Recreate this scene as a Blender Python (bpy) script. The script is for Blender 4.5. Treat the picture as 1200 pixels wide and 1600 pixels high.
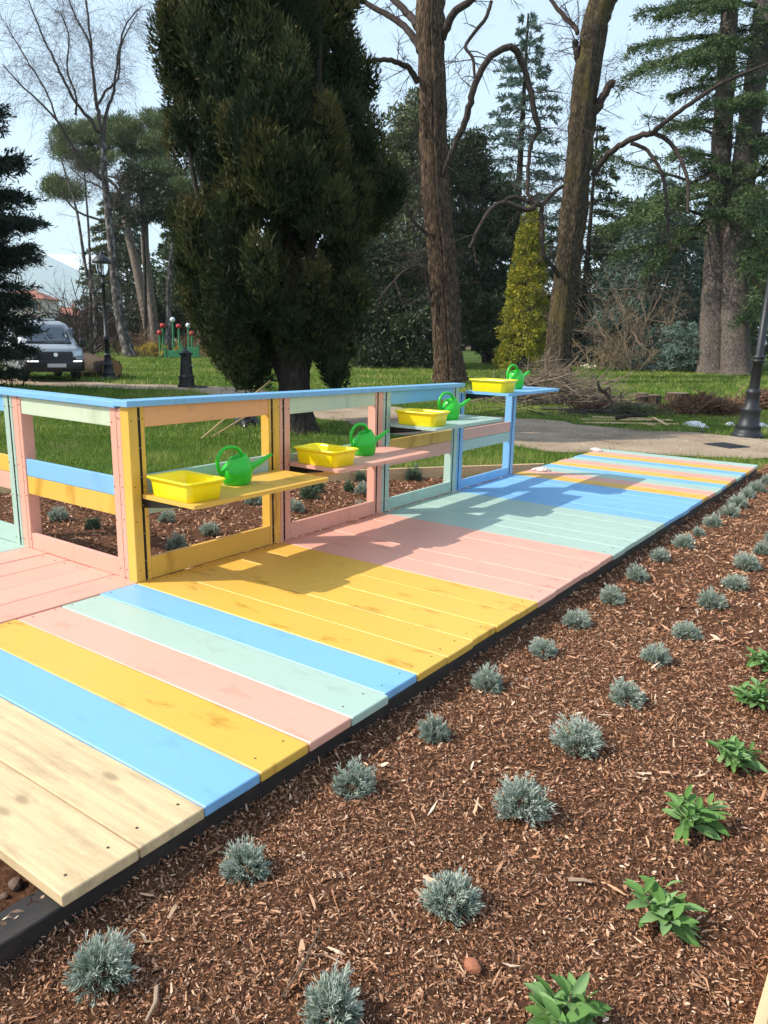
import bpy, bmesh, math, random
import numpy as np
from mathutils import Vector, Matrix

for o in list(bpy.data.objects):
    bpy.data.objects.remove(o)
scene = bpy.context.scene
COL = scene.collection
rng = np.random.default_rng(11)
random.seed(11)
R_ = math.radians

# ------------------------------------------------------------------ camera
FPX = 1191.2752                      # focal length in pixels of a 1200 px wide picture
CAM = np.array([3.58985, -0.89728, 1.42265])
YAW, PITCH, ROLL = R_(-35.62827), R_(13.02226), R_(-1.22943)
FW = np.array([math.sin(YAW) * math.cos(PITCH), math.cos(YAW) * math.cos(PITCH), -math.sin(PITCH)])
_r = np.array([math.cos(YAW), -math.sin(YAW), 0.0]); _d = np.cross(FW, _r)
RT = _r * math.cos(ROLL) + _d * math.sin(ROLL)
DN = -_r * math.sin(ROLL) + _d * math.cos(ROLL)
cd = bpy.data.cameras.new('camera')
cd.sensor_fit = 'HORIZONTAL'; cd.sensor_width = 36.0; cd.lens = 36.0 * FPX / 1200.0
cd.clip_start = 0.05; cd.clip_end = 12000
cam = bpy.data.objects.new('camera', cd); COL.objects.link(cam)
m4 = Matrix.Identity(4)
for i in range(3):
    m4[i][0] = RT[i]; m4[i][1] = -DN[i]; m4[i][2] = -FW[i]; m4[i][3] = CAM[i]
cam.matrix_world = m4
scene.camera = cam

# ------------------------------------------------------------------ sky, sun, exposure
SUN_H = np.array([-0.79, -0.80]) ; SUN_EL = math.atan2(1.0, math.hypot(*SUN_H))
world = bpy.data.worlds.new('World'); scene.world = world; world.use_nodes = True
wn = world.node_tree.nodes; wl = world.node_tree.links
for n in list(wn): wn.remove(n)
sky = wn.new('ShaderNodeTexSky'); sky.sky_type = 'NISHITA'; sky.sun_disc = False
sky.sun_elevation = SUN_EL; sky.sun_rotation = math.atan2(SUN_H[0], SUN_H[1])
sky.altitude = 200; sky.air_density = 1.0; sky.dust_density = 1.6; sky.ozone_density = 1.0
bg = wn.new('ShaderNodeBackground'); bg.inputs['Strength'].default_value = 0.11
wo = wn.new('ShaderNodeOutputWorld')
# a thin even veil of high cloud over the whole sky whitens the blue
veil = wn.new('ShaderNodeBackground'); veil.inputs[0].default_value = (.68, .83, 1.0, 1); veil.inputs['Strength'].default_value = .42
ads = wn.new('ShaderNodeAddShader')
wl.new(sky.outputs[0], bg.inputs[0]); wl.new(bg.outputs[0], ads.inputs[0]); wl.new(veil.outputs[0], ads.inputs[1]); wl.new(ads.outputs[0], wo.inputs[0])
sd = bpy.data.lights.new('sun', 'SUN'); sd.energy = 5.0; sd.angle = R_(0.5); sd.color = (1.0, 0.94, 0.83)
sun = bpy.data.objects.new('sun', sd); COL.objects.link(sun)
sdir = Vector((-SUN_H[0], -SUN_H[1], -1.0)).normalized()
sun.rotation_euler = sdir.to_track_quat('-Z', 'Y').to_euler(); sun.location = (-20, -20, 25)
scene.view_settings.view_transform = 'Standard'; scene.view_settings.look = 'None'
scene.view_settings.exposure = 0.54; scene.view_settings.gamma = 1.0
scene.view_settings.use_curve_mapping = False
scene.render.engine = 'CYCLES'
scene.cycles.max_bounces = 6; scene.cycles.transparent_max_bounces = 4
scene.cycles.use_denoising = True; scene.cycles.volume_bounces = 1

S = 1.2
GZ = -0.155                            # lawn level (deck top is 0)

def at(px, py, d):
    """world point seen at a picture position, d metres along the viewing axis"""
    return CAM + (FW + RT * ((px - 600) / FPX) + DN * ((py - 800) / FPX)) * d

def gp(px, py, z=GZ):
    v = FW + RT * ((px - 600) / FPX) + DN * ((py - 800) / FPX)
    return CAM + v * ((z - CAM[2]) / v[2])

# ------------------------------------------------------------------ object helpers
WL = {}
def wloc(o): return WL[o.name] if o is not None else np.zeros(3)

def thing(name, label, cat, loc=(0, 0, 0), rotz=0.0, group=None):
    o = bpy.data.objects.new(name, None); COL.objects.link(o)
    o.empty_display_size = 0.2
    o.location = tuple(loc); o.rotation_euler = (0, 0, rotz)
    WL[o.name] = np.array(loc, float)
    tag(o, label, cat, group)
    return o

def tag(o, label=None, cat=None, group=None, kind=None):
    if label: o['label'] = label
    if cat: o['category'] = cat
    if group: o['group'] = group
    if kind: o['kind'] = kind
    return o

def link(name, me, parent=None, loc=None, rot=None, local=False):
    """loc in world space unless local; a parent's own shift is taken off"""
    o = bpy.data.objects.new(name, me); COL.objects.link(o)
    L = np.zeros(3) if loc is None else np.array(loc, float)
    if parent is not None:
        o.parent = parent
        if local: WL[o.name] = wloc(parent) + L
        else:
            WL[o.name] = L; L = L - wloc(parent)
    else: WL[o.name] = L
    o.location = tuple(L)
    if rot is not None: o.rotation_euler = rot
    return o

class MB:
    def __init__(s): s.v = []; s.f = []; s.n = 0; s.t = []; s.mi = []
    def add(s, v, f, tint=0.5):
        v = np.asarray(v, np.float32).reshape(-1, 3)
        s.v.append(v)
        t = np.full(len(v), tint, np.float32) if np.isscalar(tint) else np.asarray(tint, np.float32)
        s.t.append(t)
        if isinstance(f, np.ndarray): s.f.append(f + s.n)
        else:
            by = {}
            for q in f: by.setdefault(len(q), []).append(q)
            for k in by: s.f.append(np.array(by[k], np.int64) + s.n)
        s.n += len(v)
        return s
    def mesh(s, name, mat=None, smooth=False):
        me = bpy.data.meshes.new(name)
        v = np.concatenate(s.v); me.vertices.add(len(v)); me.vertices.foreach_set('co', v.ravel())
        idx = np.concatenate([f.ravel() for f in s.f]).astype(np.int32)
        tot = np.concatenate([np.full(len(f), f.shape[1]) for f in s.f])
        st = np.concatenate([[0], np.cumsum(tot)[:-1]]).astype(np.int32)
        me.loops.add(len(idx)); me.loops.foreach_set('vertex_index', idx)
        me.polygons.add(len(tot)); me.polygons.foreach_set('loop_start', st)
        me.polygons.foreach_set('use_smooth', np.full(len(tot), smooth))
        me.update(calc_edges=True)
        a = me.attributes.new('tint', 'FLOAT', 'POINT'); a.data.foreach_set('value', np.concatenate(s.t))
        if mat: me.materials.append(mat)
        return me
    def part(s, name, mat, parent=None, smooth=False, loc=None, local=False, rot=None):
        return link(name, s.mesh(name, mat, smooth), parent, loc, rot, local)

_boxc = {}
def box_vf(sx, sy, sz, bev=0.0, seg=1):
    k = (round(sx, 5), round(sy, 5), round(sz, 5), bev, seg)
    if k not in _boxc:
        bm = bmesh.new(); bmesh.ops.create_cube(bm, size=1.0)
        bmesh.ops.scale(bm, vec=(sx, sy, sz), verts=bm.verts)
        if bev > 0:
            bmesh.ops.bevel(bm, geom=list(bm.edges), offset=bev, segments=seg, profile=0.6, affect='EDGES')
        bm.verts.index_update()
        _boxc[k] = (np.array([v.co[:] for v in bm.verts]), [tuple(v.index for v in f.verts) for f in bm.faces])
        bm.free()
    return _boxc[k]

def add_box(mb, c, s, bev=0.0, rotz=0.0, M=None, tint=0.5, seg=1):
    v, f = box_vf(s[0], s[1], s[2], bev, seg)
    if M is not None: v = v @ np.array(M).T
    if rotz:
        cs, sn = math.cos(rotz), math.sin(rotz)
        v = v @ np.array([[cs, -sn, 0], [sn, cs, 0], [0, 0, 1]]).T
    mb.add(v + np.array(c), f, tint); return mb

def add_tube(mb, pts, rad, sides=8, cap=True, tint=0.5, ridge=0.0, seed=0, vary=False):
    P = np.array(pts, float); n = len(P)
    r = np.full(n, rad) if np.isscalar(rad) else np.array(rad, float)
    T = np.gradient(P, axis=0); T /= np.linalg.norm(T, axis=1)[:, None] + 1e-9
    up = np.array([0, 0, 1.0]) if abs(T[0][2]) < .9 else np.array([1.0, 0, 0])
    N = np.cross(T[0], up); N /= np.linalg.norm(N)
    th = np.linspace(0, 2 * math.pi, sides, endpoint=False)
    c, s = np.cos(th)[:, None], np.sin(th)[:, None]
    rr = np.random.default_rng(seed)
    rd = 1 + ridge * rr.normal(size=sides)
    V = []
    for i in range(n):
        N = N - T[i] * (N @ T[i]); N /= np.linalg.norm(N) + 1e-9
        B = np.cross(T[i], N)
        k = rd if not ridge else rd * (1 + ridge * .5 * rr.normal(size=sides))
        V.append(P[i] + (c * N + s * B) * (r[i] * k)[:, None])
    V = np.concatenate(V)
    a = np.arange(sides); b = (a + 1) % sides
    F = np.concatenate([np.stack([i * sides + a, i * sides + b, (i + 1) * sides + b, (i + 1) * sides + a], 1) for i in range(n - 1)])
    mb.add(V, F, tint)
    if cap:
        for i, rev in ((0, True), (n - 1, False)):
            ring = V[i * sides:(i + 1) * sides]
            q = tuple(range(sides))[::-1] if rev else tuple(range(sides))
            mb.add(ring, [q], tint)
    return mb

def add_lathe(mb, prof, sides=24, c=(0, 0, 0), tint=0.5, flute=0.0):
    th = np.linspace(0, 2 * math.pi, sides, endpoint=False)
    k = 1 + flute * np.where(np.arange(sides) % 2, -1, 1)
    V = np.concatenate([np.stack([r * k * np.cos(th), r * k * np.sin(th), np.full(sides, z)], 1) for r, z in prof]) + np.array(c)
    a = np.arange(sides); b = (a + 1) % sides
    F = np.concatenate([np.stack([i * sides + a, i * sides + b, (i + 1) * sides + b, (i + 1) * sides + a], 1) for i in range(len(prof) - 1)])
    mb.add(V, F, tint)
    mb.add(V[:sides], [tuple(range(sides))[::-1]], tint); mb.add(V[-sides:], [tuple(range(sides))], tint)
    return mb

def unit(v): return v / (np.linalg.norm(v, axis=-1, keepdims=True) + 1e-9)

def kites(mb, P, D, L, W, tint, fold=0.0):
    """a leaf or spray at each P pointing along D: four points, two triangles"""
    n = len(P); D = unit(D)
    Q = unit(np.cross(D, unit(rng.normal(size=(n, 3)))))
    Nn = np.cross(D, Q)
    L = np.broadcast_to(np.asarray(L, float), (n,))[:, None]; W = np.broadcast_to(np.asarray(W, float), (n,))[:, None]
    mid = P + D * L * .45
    V = np.stack([P, mid - Q * W / 2 + Nn * W * fold, P + D * L, mid + Q * W / 2 + Nn * W * fold], 1).reshape(-1, 3)
    i = np.arange(n)[:, None] * 4
    F = np.concatenate([i + np.array([0, 1, 2]), i + np.array([0, 2, 3])], 0) if fold else i + np.array([0, 1, 2, 3])
    mb.add(V, F, np.repeat(np.broadcast_to(tint, (n,)), 4)); return mb

def blades(mb, P, D, L, W, tint):
    n = len(P); D = unit(D)
    Q = unit(np.cross(D, unit(rng.normal(size=(n, 3)))))
    L = np.broadcast_to(np.asarray(L, float), (n,))[:, None]; W = np.broadcast_to(np.asarray(W, float), (n,))[:, None]
    V = np.stack([P - Q * W / 2, P + Q * W / 2, P + D * L], 1).reshape(-1, 3)
    mb.add(V, np.arange(n * 3).reshape(-1, 3), np.repeat(np.broadcast_to(tint, (n,)), 3)); return mb

# ------------------------------------------------------------------ materials
def newmat(name):
    m = bpy.data.materials.new(name); m.use_nodes = True
    nt = m.node_tree
    return m, nt, nt.nodes['Principled BSDF']

def nd(nt, typ, **kw):
    n = nt.nodes.new(typ)
    for k, v in kw.items():
        if k in n.inputs: n.inputs[k].default_value = v
        else: setattr(n, k, v)
    return n

def ramp(nt, fac, stops):
    r = nt.nodes.new('ShaderNodeValToRGB')
    e = r.color_ramp.elements
    while len(e) < len(stops): e.new(0.5)
    for i, (p, c) in enumerate(stops):
        e[i].position = p; e[i].color = (*c, 1)
    nt.links.new(fac, r.inputs[0]); return r.outputs[0]

def objcoord(nt, scale=(1, 1, 1), rand=True):
    tc = nt.nodes.new('ShaderNodeTexCoord'); mp = nt.nodes.new('ShaderNodeMapping')
    mp.inputs['Scale'].default_value = scale
    if rand:
        oi = nt.nodes.new('ShaderNodeObjectInfo')
        ml = nt.nodes.new('ShaderNodeMath'); ml.operation = 'MULTIPLY'; ml.inputs[1].default_value = 91.0
        nt.links.new(oi.outputs['Random'], ml.inputs[0])
        ad = nt.nodes.new('ShaderNodeVectorMath'); ad.operation = 'ADD'
        nt.links.new(tc.outputs['Object'], ad.inputs[0]); nt.links.new(ml.outputs[0], ad.inputs[1])
        nt.links.new(ad.outputs[0], mp.inputs['Vector'])
    else: nt.links.new(tc.outputs['Object'], mp.inputs['Vector'])
    return mp.outputs[0]

def noise(nt, vec, scale, detail=4, rough=.55):
    n = nt.nodes.new('ShaderNodeTexNoise'); n.inputs['Scale'].default_value = scale
    n.inputs['Detail'].default_value = detail; n.inputs['Roughness'].default_value = rough
    if vec is not None: nt.links.new(vec, n.inputs['Vector'])
    return n.outputs['Fac']

def bump(nt, bsdf, h, strength=.3, dist=.01):
    b = nt.nodes.new('ShaderNodeBump'); b.inputs['Strength'].default_value = strength; b.inputs['Distance'].default_value = dist
    nt.links.new(h, b.inputs['Height']); nt.links.new(b.outputs[0], bsdf.inputs['Normal'])

def mixc(nt, fac, a, b, mode='MIX'):
    m = nt.nodes.new('ShaderNodeMix'); m.data_type = 'RGBA'; m.blend_type = mode
    for k, v in ((0, fac), (6, a), (7, b)):
        if hasattr(v, 'is_linked') or hasattr(v, 'links'): nt.links.new(v, m.inputs[k])
        elif k == 0: m.inputs[k].default_value = v
        else: m.inputs[k].default_value = (*v, 1)
    return m.outputs[2]

def mth(nt, op, a, b=None, clamp=False):
    m = nt.nodes.new('ShaderNodeMath'); m.operation = op; m.use_clamp = clamp
    for i, v in ((0, a), (1, b)):
        if v is None: continue
        if hasattr(v, 'links'): nt.links.new(v, m.inputs[i])
        else: m.inputs[i].default_value = v
    return m.outputs[0]

def paint(name, col, knot, rough=.42, grain=.10, knots=.75):
    m, nt, b = newmat(name)
    v = objcoord(nt, (1.2, 22, 22)); g = noise(nt, v, 2.2, 5, .6)
    v2 = objcoord(nt, (1, 1, 1)); big = noise(nt, v2, 2.6, 3)
    c = mixc(nt, mth(nt, 'MULTIPLY', g, grain * 2), col, tuple(x * .72 for x in col))
    c = mixc(nt, mth(nt, 'MULTIPLY', big, .18), c, tuple(min(1, x * 1.18 + .03) for x in col))
    vk = objcoord(nt, (2.6, 7.0, 1.0)); vo = nt.nodes.new('ShaderNodeTexVoronoi'); vo.voronoi_dimensions = '2D'; vo.inputs['Scale'].default_value = 1.0
    warp = nt.nodes.new('ShaderNodeVectorMath'); warp.operation = 'ADD'
    wnz = nt.nodes.new('ShaderNodeTexNoise'); wnz.inputs['Scale'].default_value = 3.0
    nt.links.new(vk, wnz.inputs['Vector'])
    nt.links.new(vk, warp.inputs[0]); nt.links.new(wnz.outputs['Color'], warp.inputs[1])
    nt.links.new(warp.outputs[0], vo.inputs['Vector'])
    kn = nt.nodes.new('ShaderNodeMapRange'); kn.inputs[1].default_value = .03; kn.inputs[2].default_value = .24
    kn.inputs[3].default_value = 1.0; kn.inputs[4].default_value = 0.0
    nt.links.new(vo.outputs['Distance'], kn.inputs[0])
    sep = nt.nodes.new('ShaderNodeSeparateColor'); nt.links.new(vo.outputs['Color'], sep.inputs[0])
    on = mth(nt, 'GREATER_THAN', sep.outputs[0], .48)
    k = mth(nt, 'MULTIPLY', mth(nt, 'MULTIPLY', kn.outputs[0], on), knots)
    c = mixc(nt, k, c, knot)
    # trodden dust in faint smears
    vd = objcoord(nt, (3, 9, 3)); du = noise(nt, vd, 3.1, 6, .7)
    dm = nt.nodes.new('ShaderNodeMapRange'); dm.inputs[1].default_value = .56; dm.inputs[2].default_value = .76
    nt.links.new(du, dm.inputs[0])
    c = mixc(nt, mth(nt, 'MULTIPLY', dm.outputs[0], .40), c, (.30, .24, .18))
    oi2 = nt.nodes.new('ShaderNodeObjectInfo')
    c = mixc(nt, mth(nt, 'MULTIPLY', oi2.outputs['Random'], .16), c, tuple(x * .6 for x in col))
    nt.links.new(c, b.inputs['Base Color'])
    b.inputs['Roughness'].default_value = rough
    b.inputs['Specular IOR Level'].default_value = .5
    bump(nt, b, mth(nt, 'ADD', g, mth(nt, 'MULTIPLY', k, .6)), .22, .003)
    return m

YEL = (.73, .425, .068); PNK = (.72, .365, .275); MNT = (.39, .525, .445); BLU = (.20, .445, .72)
PEACH = (.80, .38, .17); CREAM = (.54, .62, .46)
PA = {
 'Y': paint('yellow_paint', YEL, (.42, .22, .02)),
 'P': paint('pink_paint', PNK, (.52, .25, .17), knots=.5),
 'M': paint('mint_paint', MNT, (.30, .40, .33), knots=.5),
 'B': paint('blue_paint', BLU, (.15, .34, .56), knots=.5),
 'O': paint('peach_paint', PEACH, (.55, .25, .08)),
 'C': paint('cream_mint_paint', CREAM, (.40, .45, .30)),
}
def rawwood(name, col, dark):
    m, nt, b = newmat(name)
    v = objcoord(nt, (1.0, 16, 16)); g = noise(nt, v, 2.5, 6, .65)
    c = ramp(nt, g, [(.25, tuple(x * .72 for x in col)), (.55, col), (.8, tuple(min(1, x * 1.15) for x in col))])
    vd = objcoord(nt, (1.5, 5, 2)); du = noise(nt, vd, 3.2, 7, .72)
    dm = nt.nodes.new('ShaderNodeMapRange'); dm.inputs[1].default_value = .50; dm.inputs[2].default_value = .70
    nt.links.new(du, dm.inputs[0])
    c = mixc(nt, mth(nt, 'MULTIPLY', dm.outputs[0], .55), c, dark)
    vk = objcoord(nt, (3.2, 8, 1.0)); vo = nt.nodes.new('ShaderNodeTexVoronoi'); vo.voronoi_dimensions = '2D'; vo.inputs['Scale'].default_value = 1.0
    nt.links.new(vk, vo.inputs['Vector'])
    kn = nt.nodes.new('ShaderNodeMapRange'); kn.inputs[1].default_value = .06; kn.inputs[2].default_value = .16
    kn.inputs[3].default_value = 1.0; kn.inputs[4].default_value = 0.0
    nt.links.new(vo.outputs['Distance'], kn.inputs[0])
    sp_ = nt.nodes.new('ShaderNodeSeparateColor'); nt.links.new(vo.outputs['Color'], sp_.inputs[0])
    c = mixc(nt, mth(nt, 'MULTIPLY', mth(nt, 'MULTIPLY', kn.outputs[0], mth(nt, 'GREATER_THAN', sp_.outputs[0], .72)), .55), c, tuple(x * .5 for x in dark))
    nt.links.new(c, b.inputs['Base Color']); b.inputs['Roughness'].default_value = .7
    bump(nt, b, g, .3, .003)
    return m
WOOD = rawwood('pine_wood', (.64, .47, .265), (.30, .215, .13))
BORDER = rawwood('border_timber', (.72, .47, .26), (.55, .33, .18))
JOIST = rawwood('dark_joist', (.016, .013, .012), (.07, .048, .036))  # dark wood, blackened further in colour for the shade under the plank ends

def plain(name, col, rough=.5, metal=0.0, var=.15, scale=30, bmp=.0, spec=.5, coat=0.0):
    m, nt, b = newmat(name)
    v = objcoord(nt); n = noise(nt, v, scale, 5)
    c = mixc(nt, n, tuple(x * (1 - var) for x in col), tuple(min(1, x * (1 + var)) for x in col))
    nt.links.new(c, b.inputs['Base Color'])
    b.inputs['Roughness'].default_value = rough; b.inputs['Metallic'].default_value = metal
    b.inputs['Specular IOR Level'].default_value = spec
    if coat: b.inputs['Coat Weight'].default_value = coat
    if bmp: bump(nt, b, n, bmp, .004)
    return m

def tinted(name, stops, rough=.7, trans=0.0, spec=.25, nscale=0.0):
    """colour by the 'tint' each leaf, chip or blade carries"""
    m, nt, b = newmat(name)
    at_ = nt.nodes.new('ShaderNodeAttribute'); at_.attribute_name = 'tint'
    f = at_.outputs['Fac']
    if nscale:
        tc = nt.nodes.new('ShaderNodeTexCoord'); n = noise(nt, tc.outputs['Object'], nscale, 3)
        f = mth(nt, 'ADD', f, mth(nt, 'MULTIPLY', mth(nt, 'SUBTRACT', n, .5), .5))
    c = ramp(nt, f, stops)
    nt.links.new(c, b.inputs['Base Color']); b.inputs['Roughness'].default_value = rough
    b.inputs['Specular IOR Level'].default_value = spec
    if trans:
        t = nt.nodes.new('ShaderNodeBsdfTranslucent'); nt.links.new(c, t.inputs[0])
        mx = nt.nodes.new('ShaderNodeMixShader'); mx.inputs[0].default_value = trans
        nt.links.new(b.outputs[0], mx.inputs[1]); nt.links.new(t.outputs[0], mx.inputs[2])
        nt.links.new(mx.outputs[0], nt.nodes['Material Output'].inputs[0])
    return m

def bark(name, lo, mid, hi, vs=(9, 9, 1.6), scale=2.2, strength=.9, moss=None):
    m, nt, b = newmat(name)
    v = objcoord(nt, vs, rand=False); n = noise(nt, v, scale, 7, .62)
    c = ramp(nt, n, [(.3, lo), (.5, mid), (.72, hi)])
    if moss:
        v2 = objcoord(nt, (1, 1, .5), rand=False); n2 = noise(nt, v2, 1.3, 5, .6)
        mr = nt.nodes.new('ShaderNodeMapRange'); mr.inputs[1].default_value = .5; mr.inputs[2].default_value = .7
        nt.links.new(n2, mr.inputs[0]); c = mixc(nt, mth(nt, 'MULTIPLY', mr.outputs[0], .7), c, moss)
    nt.links.new(c, b.inputs['Base Color']); b.inputs['Roughness'].default_value = .9
    b.inputs['Specular IOR Level'].default_value = .15
    bump(nt, b, n, strength, .06)
    return m

BLACK = plain('black_metal', (.018, .017, .018), .45, .6, .3)
IRON = plain('dark_iron', (.030, .032, .036), .5, .5, .35, 14, .15)
STEEL = plain('zinc_screw', (.45, .43, .38), .4, .9)
YPL = plain('yellow_plastic', (.95, .76, .003), .32, 0, .03, 9, 0, .5)
GPL = plain('green_plastic', (.028, .50, .022), .3, 0, .05, 9, 0, .5)
WHITEP = plain('white_sheet', (.72, .72, .74), .35, 0, .12, 18, .4)
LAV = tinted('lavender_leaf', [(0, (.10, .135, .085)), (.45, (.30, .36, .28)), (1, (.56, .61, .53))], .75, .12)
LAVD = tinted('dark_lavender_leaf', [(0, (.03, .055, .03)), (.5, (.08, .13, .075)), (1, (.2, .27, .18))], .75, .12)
SAGE = tinted('sage_leaf', [(0, (.075, .165, .035)), (.5, (.135, .255, .070)), (1, (.23, .36, .15))], .8, .2, .15, 45)
CHIP = tinted('bark_chip', [(0, (.036, .015, .008)), (.26, (.160, .068, .034)), (.58, (.37, .180, .098)), (.85, (.57, .345, .215)), (1, (.80, .62, .46))], .85, 0, .15)
GRASS = tinted('grass_blade', [(0, (.030, .070, .008)), (.35, (.070, .150, .014)), (.7, (.170, .265, .030)), (1, (.38, .38, .12))], .6, .35, .25)

# ------------------------------------------------------------------ ground, path, beds
PATH = np.array([(8.0, 14.6), (4.0, 13.2), (1.6, 12.4), (-.6, 11.45), (-2.6, 11.35), (-5.6, 11.6), (-9.0, 12.9), (-12.8, 13.85), (-15.6, 12.7), (-19, 11.3), (-26, 8.6)])
PW = np.array([3.0, 2.6, 2.35, 3.5, 3.9, 2.9, 2.3, 2.0, 1.9, 2.2, 2.6])
def smooth_line(P, n):
    P = np.array(P, float); t = np.linspace(0, len(P) - 1, n); o = []
    for x in t:
        i = min(int(x), len(P) - 2); u = x - i
        p0, p1, p2, p3 = P[max(i - 1, 0)], P[i], P[i + 1], P[min(i + 2, len(P) - 1)]
        o.append(.5 * ((2 * p1) + (-p0 + p2) * u + (2 * p0 - 5 * p1 + 4 * p2 - p3) * u * u + (-p0 + 3 * p1 - 3 * p2 + p3) * u ** 3))
    return np.array(o)
PL = smooth_line(PATH, 160); PLW = smooth_line(PW[:, None], 160)[:, 0]
def wob(x, y):
    return (np.sin(x * 2.1 + y * 1.3) + np.sin(x * 4.7 - y * 3.1 + 1) * .6 + np.sin(y * 8.3 + x * 1.1) * .35 + np.sin(x * 9.7 + y * 7.1 + 2) * .3) * .14
def path_side(x, y):
    """below 0 on the path, above on the lawn, in metres"""
    d = np.full(np.shape(x), 1e9)
    for (px, py), w in zip(PL, PLW):
        d = np.minimum(d, np.hypot(x - px, y - py) - w / 2)
    return d + wob(x, y)
BED_R = [(1.90, -2.5), (3.46, -2.5), (3.46, 9.9), (1.90, 9.9)]
BED_B = [(-.05, 1.75), (-.05, 7.42), (-1.22, 5.93), (-1.92, 5.0), (-3.45, 3.1), (-3.9, 1.75)]
def in_poly(x, y, poly):
    r = np.zeros(np.shape(x), bool); n = len(poly)
    for i in range(n):
        (x0, y0), (x1, y1) = poly[i], poly[(i + 1) % n]
        if y0 == y1: continue
        r ^= ((y0 > y) != (y1 > y)) & (x < (x1 - x0) * (y - y0) / (y1 - y0) + x0)
    return r
def on_lawn(x, y):
    return ~(in_poly(x, y, BED_R) | in_poly(x, y, BED_B) | ((x > -.1) & (x < 2.0) & (y > -3) & (y < 9.2)) | ((x < 0) & (y < 1.75)))

def ground_mat():
    m, nt, b = newmat('lawn_ground')
    v = objcoord(nt, rand=False)
    n1 = noise(nt, v, .35, 5, .6); n2 = noise(nt, v, 9.0, 6, .7)
    c = ramp(nt, n1, [(.3, (.045, .085, .012)), (.5, (.070, .125, .017)), (.64, (.12, .14, .035)), (.8, (.17, .13, .07))])
    c = mixc(nt, mth(nt, 'MULTIPLY', n2, .8), c, (.035, .06, .012))
    nt.links.new(c, b.inputs['Base Color']); b.inputs['Roughness'].default_value = .95
    b.inputs['Specular IOR Level'].default_value = .1
    bump(nt, b, n2, .8, .05); return m
mb = MB()
rr = np.concatenate([[0], np.geomspace(2, 9000, 60)]); ns = 96
th = np.linspace(0, 2 * math.pi, ns, endpoint=False)
V = [[0, 6, GZ]]
for r in rr[1:]:
    for t in th: V.append([r * math.cos(t), 6 + r * math.sin(t), GZ])
F = [(0, 1 + i, 1 + (i + 1) % ns) for i in range(ns)]
for k in range(len(rr) - 2):
    for i in range(ns):
        a, b_ = 1 + k * ns + i, 1 + k * ns + (i + 1) % ns
        F.append((a, a + ns, b_ + ns, b_))
mb.add(V, F)
g = mb.part('ground', ground_mat()); g['kind'] = 'structure'; g['label'] = 'park lawn ground'

def path_mat():
    m, nt, b = newmat('dirt_path')
    v = objcoord(nt, rand=False); n1 = noise(nt, v, .9, 6, .65); n2 = noise(nt, v, 26, 5, .7)
    c = ramp(nt, n1, [(.3, (.15, .108, .070)), (.46, (.33, .245, .165)), (.7, (.47, .365, .26))])
    c = mixc(nt, mth(nt, 'MULTIPLY', n2, .55), c, (.22, .17, .125))
    nt.links.new(c, b.inputs['Base Color']); b.inputs['Roughness'].default_value = .95
    b.inputs['Specular IOR Level'].default_value = .1
    bump(nt, b, n2, .7, .02); return m
mb = MB(); L_, R2 = [], []
T = np.gradient(PL, axis=0); T = unit(T); Nn = np.stack([-T[:, 1], T[:, 0]], 1)
for i in range(len(PL)):
    a = PL[i] + Nn[i] * PLW[i] / 2; b_ = PL[i] - Nn[i] * PLW[i] / 2
    wa, wb_ = wob(*a), wob(*b_)
    a = a - Nn[i] * wa; b_ = b_ + Nn[i] * wb_
    L_.append([a[0], a[1], GZ + .006]); R2.append([b_[0], b_[1], GZ + .006])
n = len(PL)
mb.add(L_ + R2, [(i, i + 1, n + i + 1, n + i) for i in range(n - 1)])
o = mb.part('path', path_mat()); o['kind'] = 'structure'; o['label'] = 'beaten earth path across the lawn'
# pebbles and crumbs on the path
k = 2600
u = rng.integers(0, n, k); off = (rng.random(k) - .5) * .95 * PLW[u]
P = np.concatenate([PL[u] + Nn[u] * off[:, None] + rng.normal(size=(k, 2)) * .1, np.full((k, 1), GZ + .006)], 1)
def lumps(mb, P, size, tint, flat=.6):
    """small irregular six-point stones"""
    n = len(P); base = np.array([[1, 0, 0], [0, 1, 0], [-1, 0, 0], [0, -1, 0], [0, 0, 1], [0, 0, -1]], float)
    V = base[None] * (1 + .45 * rng.normal(size=(n, 6, 1)).clip(-1, 1)) * np.asarray(size).reshape(-1, 1, 1)
    a = rng.random(n) * 6.28; c, s = np.cos(a), np.sin(a)
    x = V[..., 0] * c[:, None] - V[..., 1] * s[:, None]; y = V[..., 0] * s[:, None] + V[..., 1] * c[:, None]
    V = np.stack([x, y, V[..., 2] * flat], -1) + P[:, None]
    f = np.array([[0, 1, 4], [1, 2, 4], [2, 3, 4], [3, 0, 4], [1, 0, 5], [2, 1, 5], [3, 2, 5], [0, 3, 5]])
    mb.add(V.reshape(-1, 3), (np.arange(n)[:, None, None] * 6 + f).reshape(-1, 3), np.repeat(tint, 6))
mb = MB(); lumps(mb, P, rng.uniform(.006, .022, k), rng.random(k))
STONE = tinted('path_gravel', [(0, (.12, .09, .065)), (.6, (.30, .24, .19)), (1, (.45, .39, .33))], .9)
o = mb.part('path_gravel', STONE); o['kind'] = 'stuff'; o['label'] = 'loose gravel scattered over the earth path'

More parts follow.
